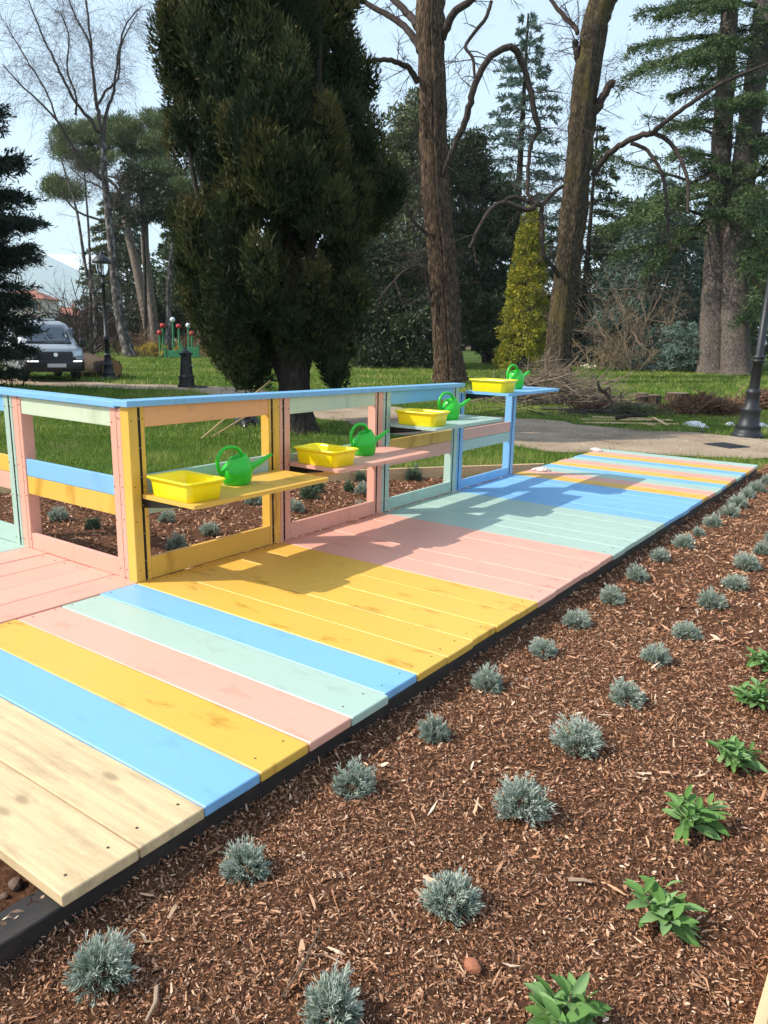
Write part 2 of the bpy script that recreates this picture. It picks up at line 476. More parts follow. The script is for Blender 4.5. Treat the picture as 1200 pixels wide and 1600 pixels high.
def soil_mat():
    m, nt, b = newmat('bark_mulch_soil')
    v = objcoord(nt, rand=False); n2 = noise(nt, v, 42, 6, .75); n1 = noise(nt, v, 3, 3)
    c = ramp(nt, n2, [(.3, (.042, .019, .010)), (.52, (.16, .074, .040)), (.75, (.34, .175, .10))])
    c = mixc(nt, mth(nt, 'MULTIPLY', n1, .3), c, (.08, .042, .025))
    nt.links.new(c, b.inputs['Base Color']); b.inputs['Roughness'].default_value = .95
    b.inputs['Specular IOR Level'].default_value = .1
    bump(nt, b, n2, 1.0, .03); return m
SOIL = soil_mat()
def bed_h(x, y):
    return -.136 + .045 * np.exp(-np.maximum(np.asarray(x, float) - 1.93, 0) / .05) * (np.asarray(x, float) > 1.9) + .006 * np.sin(x * 5.1 + y * 2.3) * np.sin(y * 3.7 - x) + .004 * np.sin(x * 13 + y * 9) * np.sin(y * 17 - x * 5) + .0035 * np.sin(y * 43 - x * 37) * np.sin(x * 51 + y * 11)
def bed_sheet(name, poly, label, step):
    x0, x1 = min(p[0] for p in poly), max(p[0] for p in poly); y0, y1 = min(p[1] for p in poly), max(p[1] for p in poly)
    nx, ny = int((x1 - x0) / step) + 1, int((y1 - y0) / step) + 1
    X, Y = np.meshgrid(np.linspace(x0, x1, nx), np.linspace(y0, y1, ny), indexing='ij')
    Z = bed_h(X, Y)
    V = np.stack([X, Y, Z], -1).reshape(-1, 3)
    i, j = np.meshgrid(np.arange(nx - 1), np.arange(ny - 1), indexing='ij')
    a = (i * ny + j).ravel(); Fq = np.stack([a, a + ny, a + ny + 1, a + 1], 1)
    cen = V[Fq].mean(1); Fq = Fq[in_poly(cen[:, 0], cen[:, 1], poly)]
    mb = MB(); mb.add(V, Fq)
    o = mb.part(name, SOIL, smooth=True); o['kind'] = 'structure'; o['label'] = label
bed_sheet('mulch_bed', BED_R, 'soil of the mulched bed along the right of the walkway', .05)
bed_sheet('mulch_bed', BED_B + [], 'soil of the mulched bed behind the railing', .05)
bed_sheet('mulch_bed', [(-2.5, -2.5), (1.91, -2.5), (1.91, 1.7), (-2.5, 1.7)], 'bare soil under the near end of the walkway', .06)

def chips(mb, x, y, ln, wd, tint, lift=0.0):
    """curled slivers of bark: a bent six-point strip with a little thickness"""
    n = len(x); z = bed_h(x, y) + rng.uniform(-.004, .012, n) + lift
    a = rng.random(n) * 6.283; pit = rng.normal(size=n) * .45; rol = rng.normal(size=n) * .8
    D = np.stack([np.cos(a) * np.cos(pit), np.sin(a) * np.cos(pit), np.sin(pit)], 1)
    Q0 = np.stack([-np.sin(a), np.cos(a), np.zeros(n)], 1); U0 = np.cross(D, Q0)
    Q = Q0 * np.cos(rol)[:, None] + U0 * np.sin(rol)[:, None]; U = np.cross(D, Q)
    c = np.stack([x, y, z], 1); h = (ln / 2)[:, None]; w = (wd / 2)[:, None]; b_ = (ln * rng.uniform(-.16, .16, n))[:, None]
    j = lambda: 1 + .35 * rng.normal(size=(n, 1)).clip(-1.5, 1.5)
    tk = (wd * .35)[:, None]
    V = np.stack([c - D * h - Q * w * .5 * j(), c - D * h + Q * w * .5 * j(), c + U * b_ - Q * w * j(), c + U * b_ + Q * w * j(),
                  c + D * h * j() - Q * w * .4, c + D * h * j() + Q * w * .5 * j(), c + U * (b_ - tk)], 1)
    f = np.array([[0, 1, 3], [0, 3, 2], [2, 3, 5], [2, 5, 4], [0, 2, 6], [2, 4, 6], [4, 5, 6], [5, 3, 6], [3, 1, 6], [1, 0, 6]])
    mb.add(V.reshape(-1, 3), (np.arange(n)[:, None, None] * 7 + f).reshape(-1, 3), np.repeat(tint, 7))
def chip_field(mb, poly, n, y_lo, y_hi, x_lo, x_hi, size):
    x = rng.uniform(x_lo, x_hi, n); y = rng.uniform(y_lo, y_hi, n)
    k = in_poly(x, y, poly); x, y = x[k], y[k]; n = len(x)
    ln = rng.lognormal(-.12, .55, n) * size; wd = ln * rng.uniform(.16, .55, n)
    wd = np.minimum(wd, size * .7)
    chips(mb, x, y, ln, wd, (rng.beta(2.0, 1.9, n)).clip(0, 1))
mb = MB()
chip_field(mb, BED_R, 96000, -.75, 1.0, 1.90, 3.46, .0088)
chip_field(mb, BED_R, 66000, 1.0, 3.2, 1.90, 3.46, .0108)
chip_field(mb, BED_R, 40000, 3.2, 9.9, 1.90, 3.46, .019)
# larger slivers and pale sticks
n = 300; x = rng.uniform(1.95, 3.45, n); y = rng.uniform(-.6, 6.5, n) ** 1.0
chips(mb, x, y, rng.uniform(.04, .085, n), rng.uniform(.006, .014, n), rng.uniform(.5, 1.0, n), .008)
o = mb.part('bark_mulch', CHIP); o['kind'] = 'stuff'; o['label'] = 'shredded bark mulch covering the right hand bed'
mb = MB()
chip_field(mb, BED_B, 26000, 1.75, 7.4, -3.9, -.05, .027)
o = mb.part('bark_mulch', CHIP); o['kind'] = 'stuff'; o['label'] = 'shredded bark mulch covering the bed behind the railing'
W_ = 1.625 * S
mb = MB(); P2 = [(-.6, -1.2), (1.9, -1.2), (1.9, -.02), (-.6, -.02)]
chip_field(mb, P2, 5000, -1.2, -.02, -.6, 1.9, .024)
n = 70; x = rng.uniform(W_ - .12, W_ - .012, n); y = rng.uniform(-.75, -.02, n); ln = rng.lognormal(0, .4, n) * .015; chips(mb, x, y, ln, ln * .5, rng.random(n), .095)
o = mb.part('bark_mulch', CHIP); o['kind'] = 'stuff'; o['label'] = 'bark crumbs on the soil at the near end of the walkway'

# ------------------------------------------------------------------ walkway of painted planks
W_ = 1.625 * S; PP = .2 * S; TH = .038; GAP = .004
seq = ['W', 'W', 'B', 'Y', 'P', 'M', 'B'] + ['Y'] * 5 + ['P'] * 5 + ['M'] * 5 + ['B'] * 5 + ['Y', 'P', 'M', 'B', 'Y', 'P', 'M', 'B', 'Y', 'P', 'M']
deck = thing('wooden_walkway', 'long boardwalk of yellow, pink, mint and blue planks laid across mulch', 'boardwalk', (0, 0, -.1))
SCREW = plain('rusty_screw', (.10, .06, .04), .6, .5)
def plank_mesh(nm, l, w):
    v, f = box_vf(l, w, TH, .0075, 3)
    mb = MB(); mb.add(v, f); return mb.mesh(nm)
names = {'W': 'unpainted pine plank with dirty stains', 'Y': None, 'P': None, 'M': None, 'B': None}
mesh_main = {}
for c in 'WYPMB':
    me = plank_mesh('plank', W_ if c != 'W' else W_ + .5, PP - GAP)
    me.materials.append(WOOD if c == 'W' else PA[c]); mesh_main[c] = me
scr = MB()
def screw(x, y):
    add_lathe(scr, [(.0045, 0.0), (.0045, .0008)], 8, (x, y, 0.0))
for i, c in enumerate(seq):
    ex = rng.normal() * .004
    half = .25 if c == 'W' else 0
    zz = rng.normal() * .0012
    o = link('plank', mesh_main[c], deck, (W_ / 2 - half + ex, (i + .5) * PP, -TH / 2 + zz), (0, rng.normal() * .0006, rng.normal() * .0008))
    if names[c]: o['label'] = names[c]
    if i < 24:
        for xx in (.04, W_ - .075):
            for yy in (.05, .19):
                screw(xx + rng.normal() * .008, (i + yy / .24) * PP + rng.normal() * .006)
wl_ = 1.95
for j in range(8):
    c = 'P' if j < 5 else 'M'
    if j == 0: wp = {k: None for k in 'PM'}
    if wp[c] is None:
        me = plank_mesh('plank', wl_, PP * .985 - GAP); me.materials.append(PA[c]); wp[c] = me
    link('plank', wp[c], deck, (-.008 - (j + .5) * PP * .985, 1.40 * S - wl_ / 2 + .075, -TH / 2 + rng.normal() * .001), (0, 0, math.pi / 2))
    for yy in (.05, .19): screw(-.008 - (j + yy / .24) * PP * .985, 1.40 * S - .04)
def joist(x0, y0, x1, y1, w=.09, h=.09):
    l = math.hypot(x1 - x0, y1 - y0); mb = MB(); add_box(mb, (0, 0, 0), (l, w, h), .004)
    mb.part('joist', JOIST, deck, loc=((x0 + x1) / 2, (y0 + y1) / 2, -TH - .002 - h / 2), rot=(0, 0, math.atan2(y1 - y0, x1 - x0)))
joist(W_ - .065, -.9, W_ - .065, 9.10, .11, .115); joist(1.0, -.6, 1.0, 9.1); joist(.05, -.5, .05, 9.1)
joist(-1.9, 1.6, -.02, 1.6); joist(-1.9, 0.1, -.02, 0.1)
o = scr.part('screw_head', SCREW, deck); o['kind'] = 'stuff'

# timber edging of the beds
def edging(p0, p1, label, h=.11, t=.028):
    p0, p1 = np.array(p0), np.array(p1); l = np.linalg.norm(p1 - p0)
    mb = MB(); add_box(mb, (0, 0, 0), (l, t, h), .004)
    o = mb.part('bed_edging', BORDER, None, loc=(*(p0 + p1) / 2, GZ + h / 2 - .012), rot=(0, 0, math.atan2(*(p1 - p0)[::-1])))
    tag(o, label, 'garden edging', 'timber boards edging the beds')
edging((3.475, -1.6), (3.475, 9.93), 'pale timber board edging the right of the mulch bed at the picture corner')
edging((1.99, 9.96), (3.48, 9.96), 'short timber board edging the far end of the right mulch bed')
edging((-.10, 7.50), (-1.93, 5.03), 'timber board edging the bed behind the pink and mint bays', .15)
edging((-1.95, 5.00), (-3.93, 2.4), 'timber board edging the bed behind the yellow bay', .13)

# ------------------------------------------------------------------ railings
def prism(mb, prof, z0, z1, a, n, org):
    """prof: (s along, t outward) outline; stands from z0 to z1"""
    k = len(prof)
    P = np.array([org + a * s + n * t for s, t in prof])
    V = np.concatenate([np.c_[P[:, :2], np.full(k, z0)], np.c_[P[:, :2], np.full(k, z1)]])
    F = [(i, (i + 1) % k, k + (i + 1) % k, k + i) for i in range(k)] + [tuple(range(k))[::-1], tuple(range(k, 2 * k))]
    mb.add(V, F)
PDEP = .078; PWD = .086 * S
def post(root, org, a, n, s0, col, ztop, slot=True, smat=None, wid=PWD, so=.042 * S, label=None):
    c0, c1 = s0 + so - .0095, s0 + so + .0095; e = .004
    mb = MB()
    if slot:
        prof = [(s0, -PDEP + e), (s0 + e, -PDEP), (s0 + wid - e, -PDEP), (s0 + wid, -PDEP + e), (s0 + wid, -e), (s0 + wid - e, 0),
                (c1, 0), (c1, -.010), (c0, -.010), (c0, 0), (s0 + e, 0), (s0, -e)]
    else:
        prof = [(s0, -PDEP + e), (s0 + e, -PDEP), (s0 + wid - e, -PDEP), (s0 + wid, -PDEP + e), (s0 + wid, -e), (s0 + wid - e, 0), (s0 + e, 0), (s0, -e)]
    prism(mb, prof, 0.001, ztop, a, n, org)
    o = mb.part('post', PA[col], root, loc=None)
    if label: o['label'] = label
    if slot:
        mb = MB(); prism(mb, [(c0 + .001, -.0095), (c1 - .001, -.0095), (c1 - .001, -.002), (c0 + .001, -.002)], .01, ztop - .01, a, n, org)
        st = mb.part('slotted_strip', smat or BLACK, o, loc=None)
        mb = MB()
        for z in np.arange(.12, ztop - .05, .165):
            p = org + a * (c0 + c1) / 2 + n * (-.001)
            add_box(mb, (p[0], p[1], z), (.006, .006, .006), .001)
        mb.part('screw_head', STEEL, o, loc=None)['kind'] = 'stuff'
    mb = MB()
    for z in (.06, ztop * .36, ztop * .55, ztop - .07):
        for s_ in (s0 + .018, s0 + wid - .016):
            p = org + a * (s_ + rng.normal() * .003) + n * .0006; add_box(mb, (p[0], p[1], z + rng.normal() * .01), (.006, .006, .006), .001)
    mb.part('board_screws', SCREW, o, loc=None)['kind'] = 'stuff'
    return o
def board(root, org, a, n, s0, s1, t0, t1, z0, z1, col, name, label=None, z0b=None, z1b=None):
    """straight board between two posts; a bevelled box turned along a"""
    L = s1 - s0; mb = MB(); add_box(mb, (0, 0, 0), (L, abs(t1 - t0), z1 - z0), .004, seg=2)
    c = org + a * (s0 + s1) / 2 + n * (t0 + t1) / 2
    o = mb.part(name, PA[col], root, loc=(c[0], c[1], (z0 + z1) / 2), rot=(0, 0, math.atan2(a[1], a[0])))
    if label: o['label'] = label
    return o
BAY = .9955 * S
def bay(root, org, a, n, col, zt, top, mid, bot, ztop, first, cols, smat=None):
    """one frame: two posts, top board, two middle boards, bottom board"""
    p = PWD
    nm = {'Y': 'yellow', 'P': 'pink', 'M': 'mint', 'B': 'blue', 'O': 'peach', 'C': 'cream'}
    post(root, org, a, n, 0, col, ztop, label=nm[col] + ' post', so=(.055 if first else .030) * S, smat=smat)
    post(root, org, a, n, BAY - p - .001, col, ztop, label=nm[col] + ' post', so=.024 * S, smat=smat)
    s0, s1 = p + .001, BAY - p - .002
    if top: board(root, org, a, n, s0, s1, -.004, -.030, top, ztop - .002, cols[0], 'top_board', nm[cols[0]] + ' top board')
    m0, m1, m2 = mid
    board(root, org, a, n, s0, s1, -.006, -.032, m1 + .001, m2, cols[1], 'middle_board', nm[cols[1]] + ' middle board')
    board(root, org, a, n, s0, s1, -.006, -.032, m0, m1 - .001, cols[2], 'middle_board', nm[cols[2]] + ' lower middle board')
    board(root, org, a, n, s0, s1, -.003, -.031, .002, bot, col, 'bottom_board', nm[col] + ' bottom board')
aY = np.array([0, 1.0, 0]); nX = np.array([1.0, 0, 0])
rail = thing('railing', 'long railing of yellow, pink, mint and blue frames beside the walkway', 'railing', (0, 1.404 * S, 0))
ztops = [.842, .832, .822, .765]
for k, (col, top, mid, bot, cols) in enumerate([
        ('Y', .745, (.325, .42, .518), .111, 'OMM'), ('P', .737, (.33, .415, .503), .094, 'CMY'),
        ('M', .731, (.312, .408, .492), .085, 'BYP'), ('B', None, (.306, .392, .478), .075, '-PM')]):
    org = np.array([0, 1.404 * S + k * BAY, 0])
    bay(rail, org, aY, nX, col, 0, None if top is None else top * S, tuple(x * S for x in mid), bot * S, ztops[k] * S, k == 0, cols)
def slab(pts, z0s, z1s, mat, name, root, bev=.004):
    """flat board from four corners, its two ends at different heights"""
    bm = bmesh.new()
    lo = [bm.verts.new((x, y, z)) for (x, y), z in zip(pts, z0s)]; hi = [bm.verts.new((x, y, z)) for (x, y), z in zip(pts, z1s)]
    bm.faces.new(lo[::-1]); bm.faces.new(hi)
    for i in range(4): bm.faces.new((lo[i], lo[(i + 1) % 4], hi[(i + 1) % 4], hi[i]))
    bmesh.ops.bevel(bm, geom=list(bm.edges), offset=bev, segments=2, profile=.6, affect='EDGES')
    me = bpy.data.meshes.new(name); bm.to_mesh(me); bm.free(); me.materials.append(mat)
    return link(name, me, root, None)
ya, yb = 1.385 * S, 4.44 * S
za, zb = .8435 * S, .8125 * S; ct = .034
slab([(-.105, ya), (.022, ya), (.022, yb), (-.105, yb)], [za, za, zb, zb], [za + ct, za + ct, zb + ct, zb + ct], PA['B'], 'cap_rail', rail)
wing = thing('railing', 'side railing of pink and mint frames along the left wing deck', 'railing', (-.08, 1.41 * S, 0))
aX = np.array([-1.0, 0, 0]); nY = np.array([0, -1.0, 0])
for k, (col, cols, bot) in enumerate([('P', 'CBY', .09), ('M', 'BYP', .10)]):
    org = np.array([-.070 * S - k * BAY * .955, 1.411 * S, 0])
    sv = BAY; BAY = BAY * .955
    bay(wing, org, aX, nY, col, 0, .742 * S, (.31 * S, .408 * S, .50 * S), bot * S, .832 * S, False, cols, PA['P'] if col == 'P' else None)
    BAY = sv
slab([(-.112, 1.395 * S), (-.112, 1.395 * S + .125), (-2.6, 1.395 * S + .125), (-2.6, 1.395 * S)], [.8335 * S] * 4, [.8335 * S + .034] * 4, PA['B'], 'cap_rail', wing)

# ------------------------------------------------------------------ shelves, trays, watering cans
def rounded_rect(w, l, r, n=5):
    o = []
    for cx, cy, a0 in ((w - r, r, -90), (w - r, l - r, 0), (r, l - r, 90), (r, r, 180)):
        for k in range(n + 1):
            t = R_(a0 + 90 * k / n); o.append((cx + r * math.cos(t), cy + r * math.sin(t)))
    return o
def shelf(y0, z, col, label):
    t = thing('shelf', label, 'shelf', (.003, y0, z - .024), group='shelves hung on the railing')
    bm = bmesh.new(); pr = rounded_rect(.385 * S, .93 * S, .022)
    lo = [bm.verts.new((x, y, 0)) for x, y in pr]; hi = [bm.verts.new((x, y, .024)) for x, y in pr]
    bm.faces.new(lo[::-1]); bm.faces.new(hi); k = len(pr)
    for i in range(k): bm.faces.new((lo[i], lo[(i + 1) % k], hi[(i + 1) % k], hi[i]))
    ed = [e for e in bm.edges if abs(e.verts[0].co.z - e.verts[1].co.z) < 1e-6]
    bmesh.ops.bevel(bm, geom=ed, offset=.004, segments=2, profile=.6, affect='EDGES')
    me = bpy.data.meshes.new('shelf_top'); bm.to_mesh(me); bm.free(); me.materials.append(PA[col])
    link('shelf_top', me, t, (0, 0, 0), local=True)
    for yy in (.012, .93 * S - .03):
        mb = MB(); v = np.array([[0, 0, 0], [.30, 0, 0], [.30, 0, -.012], [.05, 0, -.05], [0, 0, -.055]])
        V = np.concatenate([v, v + [0, .005, 0]]); kk = 5
        mb.add(V, [(0, 1, 2, 3, 4), (9, 8, 7, 6, 5)] + [(i, i + 5, (i + 1) % 5 + 5, (i + 1) % 5) for i in range(5)])
        mb.part('bracket', BLACK, t, loc=(.004, yy, -.001), local=True)
    return t
SH = [(1.404 + .043, .432, 'Y', 'yellow'), (1.404 + .9955 + .062, .463, 'P', 'pink'), (1.404 + 2 * .9955 + .062, .607, 'M', 'mint'), (1.404 + 3 * .9955 + .075, .782, 'B', 'blue')]
pos_words = ['lowest', 'second lowest', 'second highest', 'highest']
for (y, z, c, w), pw in zip(SH, pos_words):
    shelf(y * S, z * S, c, '%s painted wooden shelf hung on the railing, the %s of the four' % (w, pw))

def tray_meshes():
    L, B, H = .395, .275, .112
    def ring(fx, fy, z, r=.035, n=5):
        return [(x - fx / 2, y - fy / 2, z) for x, y in rounded_rect(fx, fy, r, n)]
    rings = [ring(L * .84, B * .80, 0.0), ring(L * .86, B * .82, .004), ring(L * .90, B * .88, H - .028), ring(L * .905, B * .885, H - .026), ring(L * .93, B * .92, H - .024),
             ring(L * .94, B * .93, H - .012, .038), ring(L, B, H - .008, .04), ring(L, B, H, .04), ring(L * .93, B * .91, H, .036), ring(L * .90, B * .87, H - .02), ring(L * .84, B * .80, .006), ring(L * .8, B * .76, .004)]
    k = len(rings[0]); mb = MB(); V = np.concatenate([np.array(r) for r in rings]); F = []
    for j in range(len(rings) - 1):
        for i in range(k): F.append((j * k + i, j * k + (i + 1) % k, (j + 1) * k + (i + 1) % k, (j + 1) * k + i))
    F.append(tuple(range(k))[::-1]); F.append(tuple(range((len(rings) - 1) * k, len(rings) * k)))
    mb.add(V[:7 * k], F[:6 * k] + [F[-2]])
    rim = MB(); W = V[6 * k - k:]; nf = []
    body = mb.mesh('basin', YPL, True)
    m2 = MB(); V2 = V[6 * k:]; nr = len(rings) - 6; F2 = []
    for j in range(nr - 1):
        for i in range(k): F2.append((j * k + i, j * k + (i + 1) % k, (j + 1) * k + (i + 1) % k, (j + 1) * k + i))
    F2.append(tuple(range((nr - 1) * k, nr * k)))
    m2.add(V2, F2)
    return body, m2.mesh('rim', YPL, True)
tb, tr_ = tray_meshes()
def can_meshes():
    prof = [(.0, .066), (.006, .072), (.03, .079), (.06, .083), (.085, .083), (.11, .076), (.135, .062), (.155, .046)]
    sides = 28; th = np.linspace(0, 2 * math.pi, sides, endpoint=False); V = []
    for z, r in prof:
        sh = .10 * max(0, z - .07)
        x = r * np.cos(th); y = r * np.sin(th) * 1.12 + sh
        tilt = max(0, (z - .085)) / .07
        zz = z + tilt * .30 * (y) * 1.0
        V.append(np.stack([x, y, zz], 1))
    # rim and inside
    top = V[-1]; inn = top * [.86, .86, 1] + [0, .001, 0]; low = inn * [.9, .9, 1] - [0, 0, .05]
    V += [top + [0, 0, .004], inn + [0, 0, .004], low]
    V = np.concatenate(V); a = np.arange(sides); b_ = (a + 1) % sides; n = len(prof) + 3
    F = np.concatenate([np.stack([i * sides + a, i * sides + b_, (i + 1) * sides + b_, (i + 1) * sides + a], 1) for i in range(n - 1)])
    mb = MB(); mb.add(V, F); mb.add(V[:sides], [tuple(range(sides))[::-1]]); mb.add(V[-sides:], [tuple(range(sides))])
    body = mb.mesh('body', GPL, True)
    mb = MB()
    pts = smooth_line([(0, .072, .075), (0, .105, .098), (0, .15, .115), (0, .195, .14), (0, .225, .152)], 14)
    add_tube(mb, pts, np.linspace(.026, .0085, 14), 12); add_tube(mb, [pts[-1] - [0, .004, .001], pts[-1] + [0, .006, .003]], .0115, 12)
    spout = mb.mesh('spout', GPL, True)
    mb = MB()
    pts = smooth_line([(0, -.086, .055), (0, -.112, .09), (0, -.118, .15), (0, -.09, .20), (0, -.045, .218), (0, .005, .208), (0, .032, .175), (0, .042, .128)], 26)
    add_tube(mb, pts, np.concatenate([np.linspace(.012, .0105, 13), np.linspace(.0105, .012, 13)]), 10)
    hd = mb.mesh('handle', GPL, True)
    return body, spout, hd
cb, cs_, ch = can_meshes()
TR = [(.205, .105), (.195, .11), (.195, .115), (.195, .10)]
CN = [(.150, .475), (.150, .525), (.150, .54), (.150, .55)]
for (y, z, c, w), (tx, ty), (cx, cy_), pw in zip(SH, TR, CN, pos_words):
    t = thing('tray', 'bright yellow plastic tray standing on the %s shelf' % w, 'tray', (tx * S, (y + ty) * S, z * S + .0005), rng.normal() * .03, 'yellow trays on the shelves')
    link('basin', tb, t, local=True, loc=(0, 0, 0)); link('rim', tr_, t, local=True, loc=(0, 0, 0))
    t = thing('watering_can', 'green plastic watering can standing on the %s shelf' % w, 'watering can', (cx * S, (y + cy_) * S, z * S + .0005), R_(-14) + rng.normal() * .1, 'green watering cans on the shelves'); t.scale = (1.05, 1.05, 1.05)
    for nm, me in (('body', cb), ('spout', cs_), ('handle', ch)): link(nm, me, t, local=True, loc=(0, 0, 0))

# ------------------------------------------------------------------ plants in the beds
def lavender_mesh(seed, R=.060, ns_=150, k=16, mat=LAV):
    """a dense cushion: shoots fan up and out from the root, short needles crowd round each shoot's tip"""
    g = np.random.default_rng(seed); mb = MB()
    lob = g.normal(size=(5, 3)) * [1, 1, .5]; lean = g.normal(size=3) * [.012, .012, 0]
    for s in range(ns_):
        el = math.asin(g.uniform(.02, 1.0)); az = g.random() * 6.283
        d = np.array([math.cos(az) * math.cos(el), math.sin(az) * math.cos(el), math.sin(el)])
        L = R * (1.0 + .72 * math.sin(el) ** 1.5) * g.uniform(.62, 1.06) * (.86 + .15 * (lob @ d).max())
        root = np.array([d[0], d[1], 0]) * .008 + [0, 0, .014] + lean * math.sin(el)
        t = g.uniform(.30, 1.0, k) ** .8
        P = root + d * (L * t)[:, None] + g.normal(size=(k, 3)) * .0025 - np.array([0, 0, 1.0]) * (.012 * (1 - math.sin(el)) * t ** 2)[:, None]
        D = unit(d * .95 + g.normal(size=(k, 3)) * .34 + [0, 0, .12])
        Ln = g.uniform(.015, .027, k); Wd = g.uniform(.0028, .0042, k)
        Q = unit(np.cross(D, unit(g.normal(size=(k, 3))))); Nn_ = np.cross(D, Q)
        mid = P + D * (Ln * .55)[:, None]
        V = np.stack([P, mid - Q * Wd[:, None] / 2, P + D * Ln[:, None], mid + Q * Wd[:, None] / 2, mid + Nn_ * Wd[:, None] * .6], 1)
        f = np.array([[0, 1, 4], [1, 2, 4], [2, 3, 4], [3, 0, 4]])
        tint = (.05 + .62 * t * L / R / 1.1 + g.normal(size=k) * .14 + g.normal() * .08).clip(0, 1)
        mb.add(V.reshape(-1, 3), (np.arange(k)[:, None, None] * 5 + f).reshape(-1, 3), np.repeat(tint, 5))
    return mb.mesh('foliage', mat)
def stems_mesh(seed, R=.085):
    g = np.random.default_rng(seed); mb = MB()
    for s in range(12):
        az = g.random() * 6.283; el = g.uniform(.3, 1.3); L = R * .7
        d = np.array([math.cos(az) * math.cos(el), math.sin(az) * math.cos(el), math.sin(el)])
        add_tube(mb, [np.array([0, 0, -.01]), d * L * .5, d * L], [.003, .0025, .0015], 5)
    return mb.mesh('stem', STEMM)
STEMM = plain('woody_stem', (.12, .09, .06), .9)
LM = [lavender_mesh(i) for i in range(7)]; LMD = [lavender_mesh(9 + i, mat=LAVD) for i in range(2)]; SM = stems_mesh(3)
ordw = ['first', 'second', 'third', 'fourth', 'fifth', 'sixth', 'seventh', 'eighth', 'ninth', 'tenth', 'eleventh', 'twelfth', 'thirteenth', 'fourteenth', 'fifteenth', 'sixteenth', 'seventeenth', 'eighteenth']
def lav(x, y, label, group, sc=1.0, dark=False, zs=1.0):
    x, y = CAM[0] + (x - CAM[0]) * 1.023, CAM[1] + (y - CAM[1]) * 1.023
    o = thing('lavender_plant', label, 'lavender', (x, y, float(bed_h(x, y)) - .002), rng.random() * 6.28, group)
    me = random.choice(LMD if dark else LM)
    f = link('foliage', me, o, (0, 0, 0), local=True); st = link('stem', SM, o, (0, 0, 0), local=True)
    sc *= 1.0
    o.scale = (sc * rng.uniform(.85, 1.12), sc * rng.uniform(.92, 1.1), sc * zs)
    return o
rowA = [(2.17, -.02, .92), (2.18, .46, .86), (2.16, .95, 1.0), (2.20, 1.45, .88), (2.16, 1.95, 1.0), (2.19, 2.46, .80), (2.16, 2.94, .92), (2.19, 3.43, .95), (2.18, 3.97, 1.03), (2.15, 4.52, 1.0), (2.18, 5.0, 1.05), (2.18, 5.45, .75), (2.19, 5.88, 1.1), (2.19, 6.41, 1.15), (2.18, 6.89, 1.15), (2.17, 7.42, 1.1), (2.18, 7.88, 1.15), (2.17, 8.4, 1.1)]
rowB = [(2.67, .24, .98), (2.71, .70, 1.0), (2.68, 1.21, 1.1), (2.68, 1.70, 1.1), (2.69, 2.21, 1.0), (2.66, 2.70, .95), (2.70, 3.16, .95), (2.68, 3.74, 1.1), (2.70, 4.21, 1.05), (2.69, 4.72, 1.1), (2.69, 5.22, .95), (2.70, 5.70, 1.0)]
for i, (x, y, s) in enumerate(rowA):
    lav(x, y - .02, 'silvery lavender clump in the row beside the walkway edge, %s from the near end' % ordw[i], 'lavender clumps in the row beside the walkway', s, zs=rng.uniform(.9, 1.1))
for i, (x, y, s) in enumerate(rowB):
    lav(x, y - .02, 'silvery lavender clump in the outer row between lavender and sage, %s from the near end' % ordw[i], 'lavender clumps in the outer row', s, zs=rng.uniform(.9, 1.1))
back = [(-2.10, 2.47, 1.0, 0, 'pale lavender clump seen through the pink side bay, to the left of two'), (-1.63, 2.48, .85, 1, 'dark lavender clump seen through the pink side bay, to the right of two'),
        (-1.39, 2.99, .95, 0, 'lavender clump left under the yellow shelf, behind the yellow tray'), (-.83, 2.95, .95, 0, 'lavender clump in the middle of the yellow bay below the shelf'),
        (-.71, 2.53, 1.0, 0, 'lavender clump peeping over the yellow bottom board'), (-1.73, 3.43, 1.0, 1, 'dark lavender clump just below the yellow shelf edge'),
        (-1.35, 3.94, 1.1, 0, 'lavender clump behind the right part of the yellow bay'), (-.83, 3.95, 1.0, 0, 'pale lavender clump in the pink bay beside its left post'),
        (-1.11, 4.45, 1.2, 1, 'dark green clump in the left of the pink bay, low in front'), (-1.30, 4.75, 1.2, 1, 'dark green clump in the pink bay tucked under the shelf corner'),
        (-.87, 4.95, 1.05, 0, 'pale lavender clump in the pink bay above the bottom board'), (-1.05, 4.98, .9, 1, 'dark clump in the pink bay near its right post'), (-1.29, 5.47, .95, 1, 'dark clump by the edging board behind the pink bay'),
        (-.91, 5.91, 1.35, 1, 'upright dark green clump before the edging behind the mint bay'), (-.40, 4.35, .85, 0, 'small pale lavender clump hugging the pink bottom board')]
for x, y, s, dk, lab in back: lav(x, y, lab, 'clumps in the bed behind the railing', s, bool(dk), 1.1)

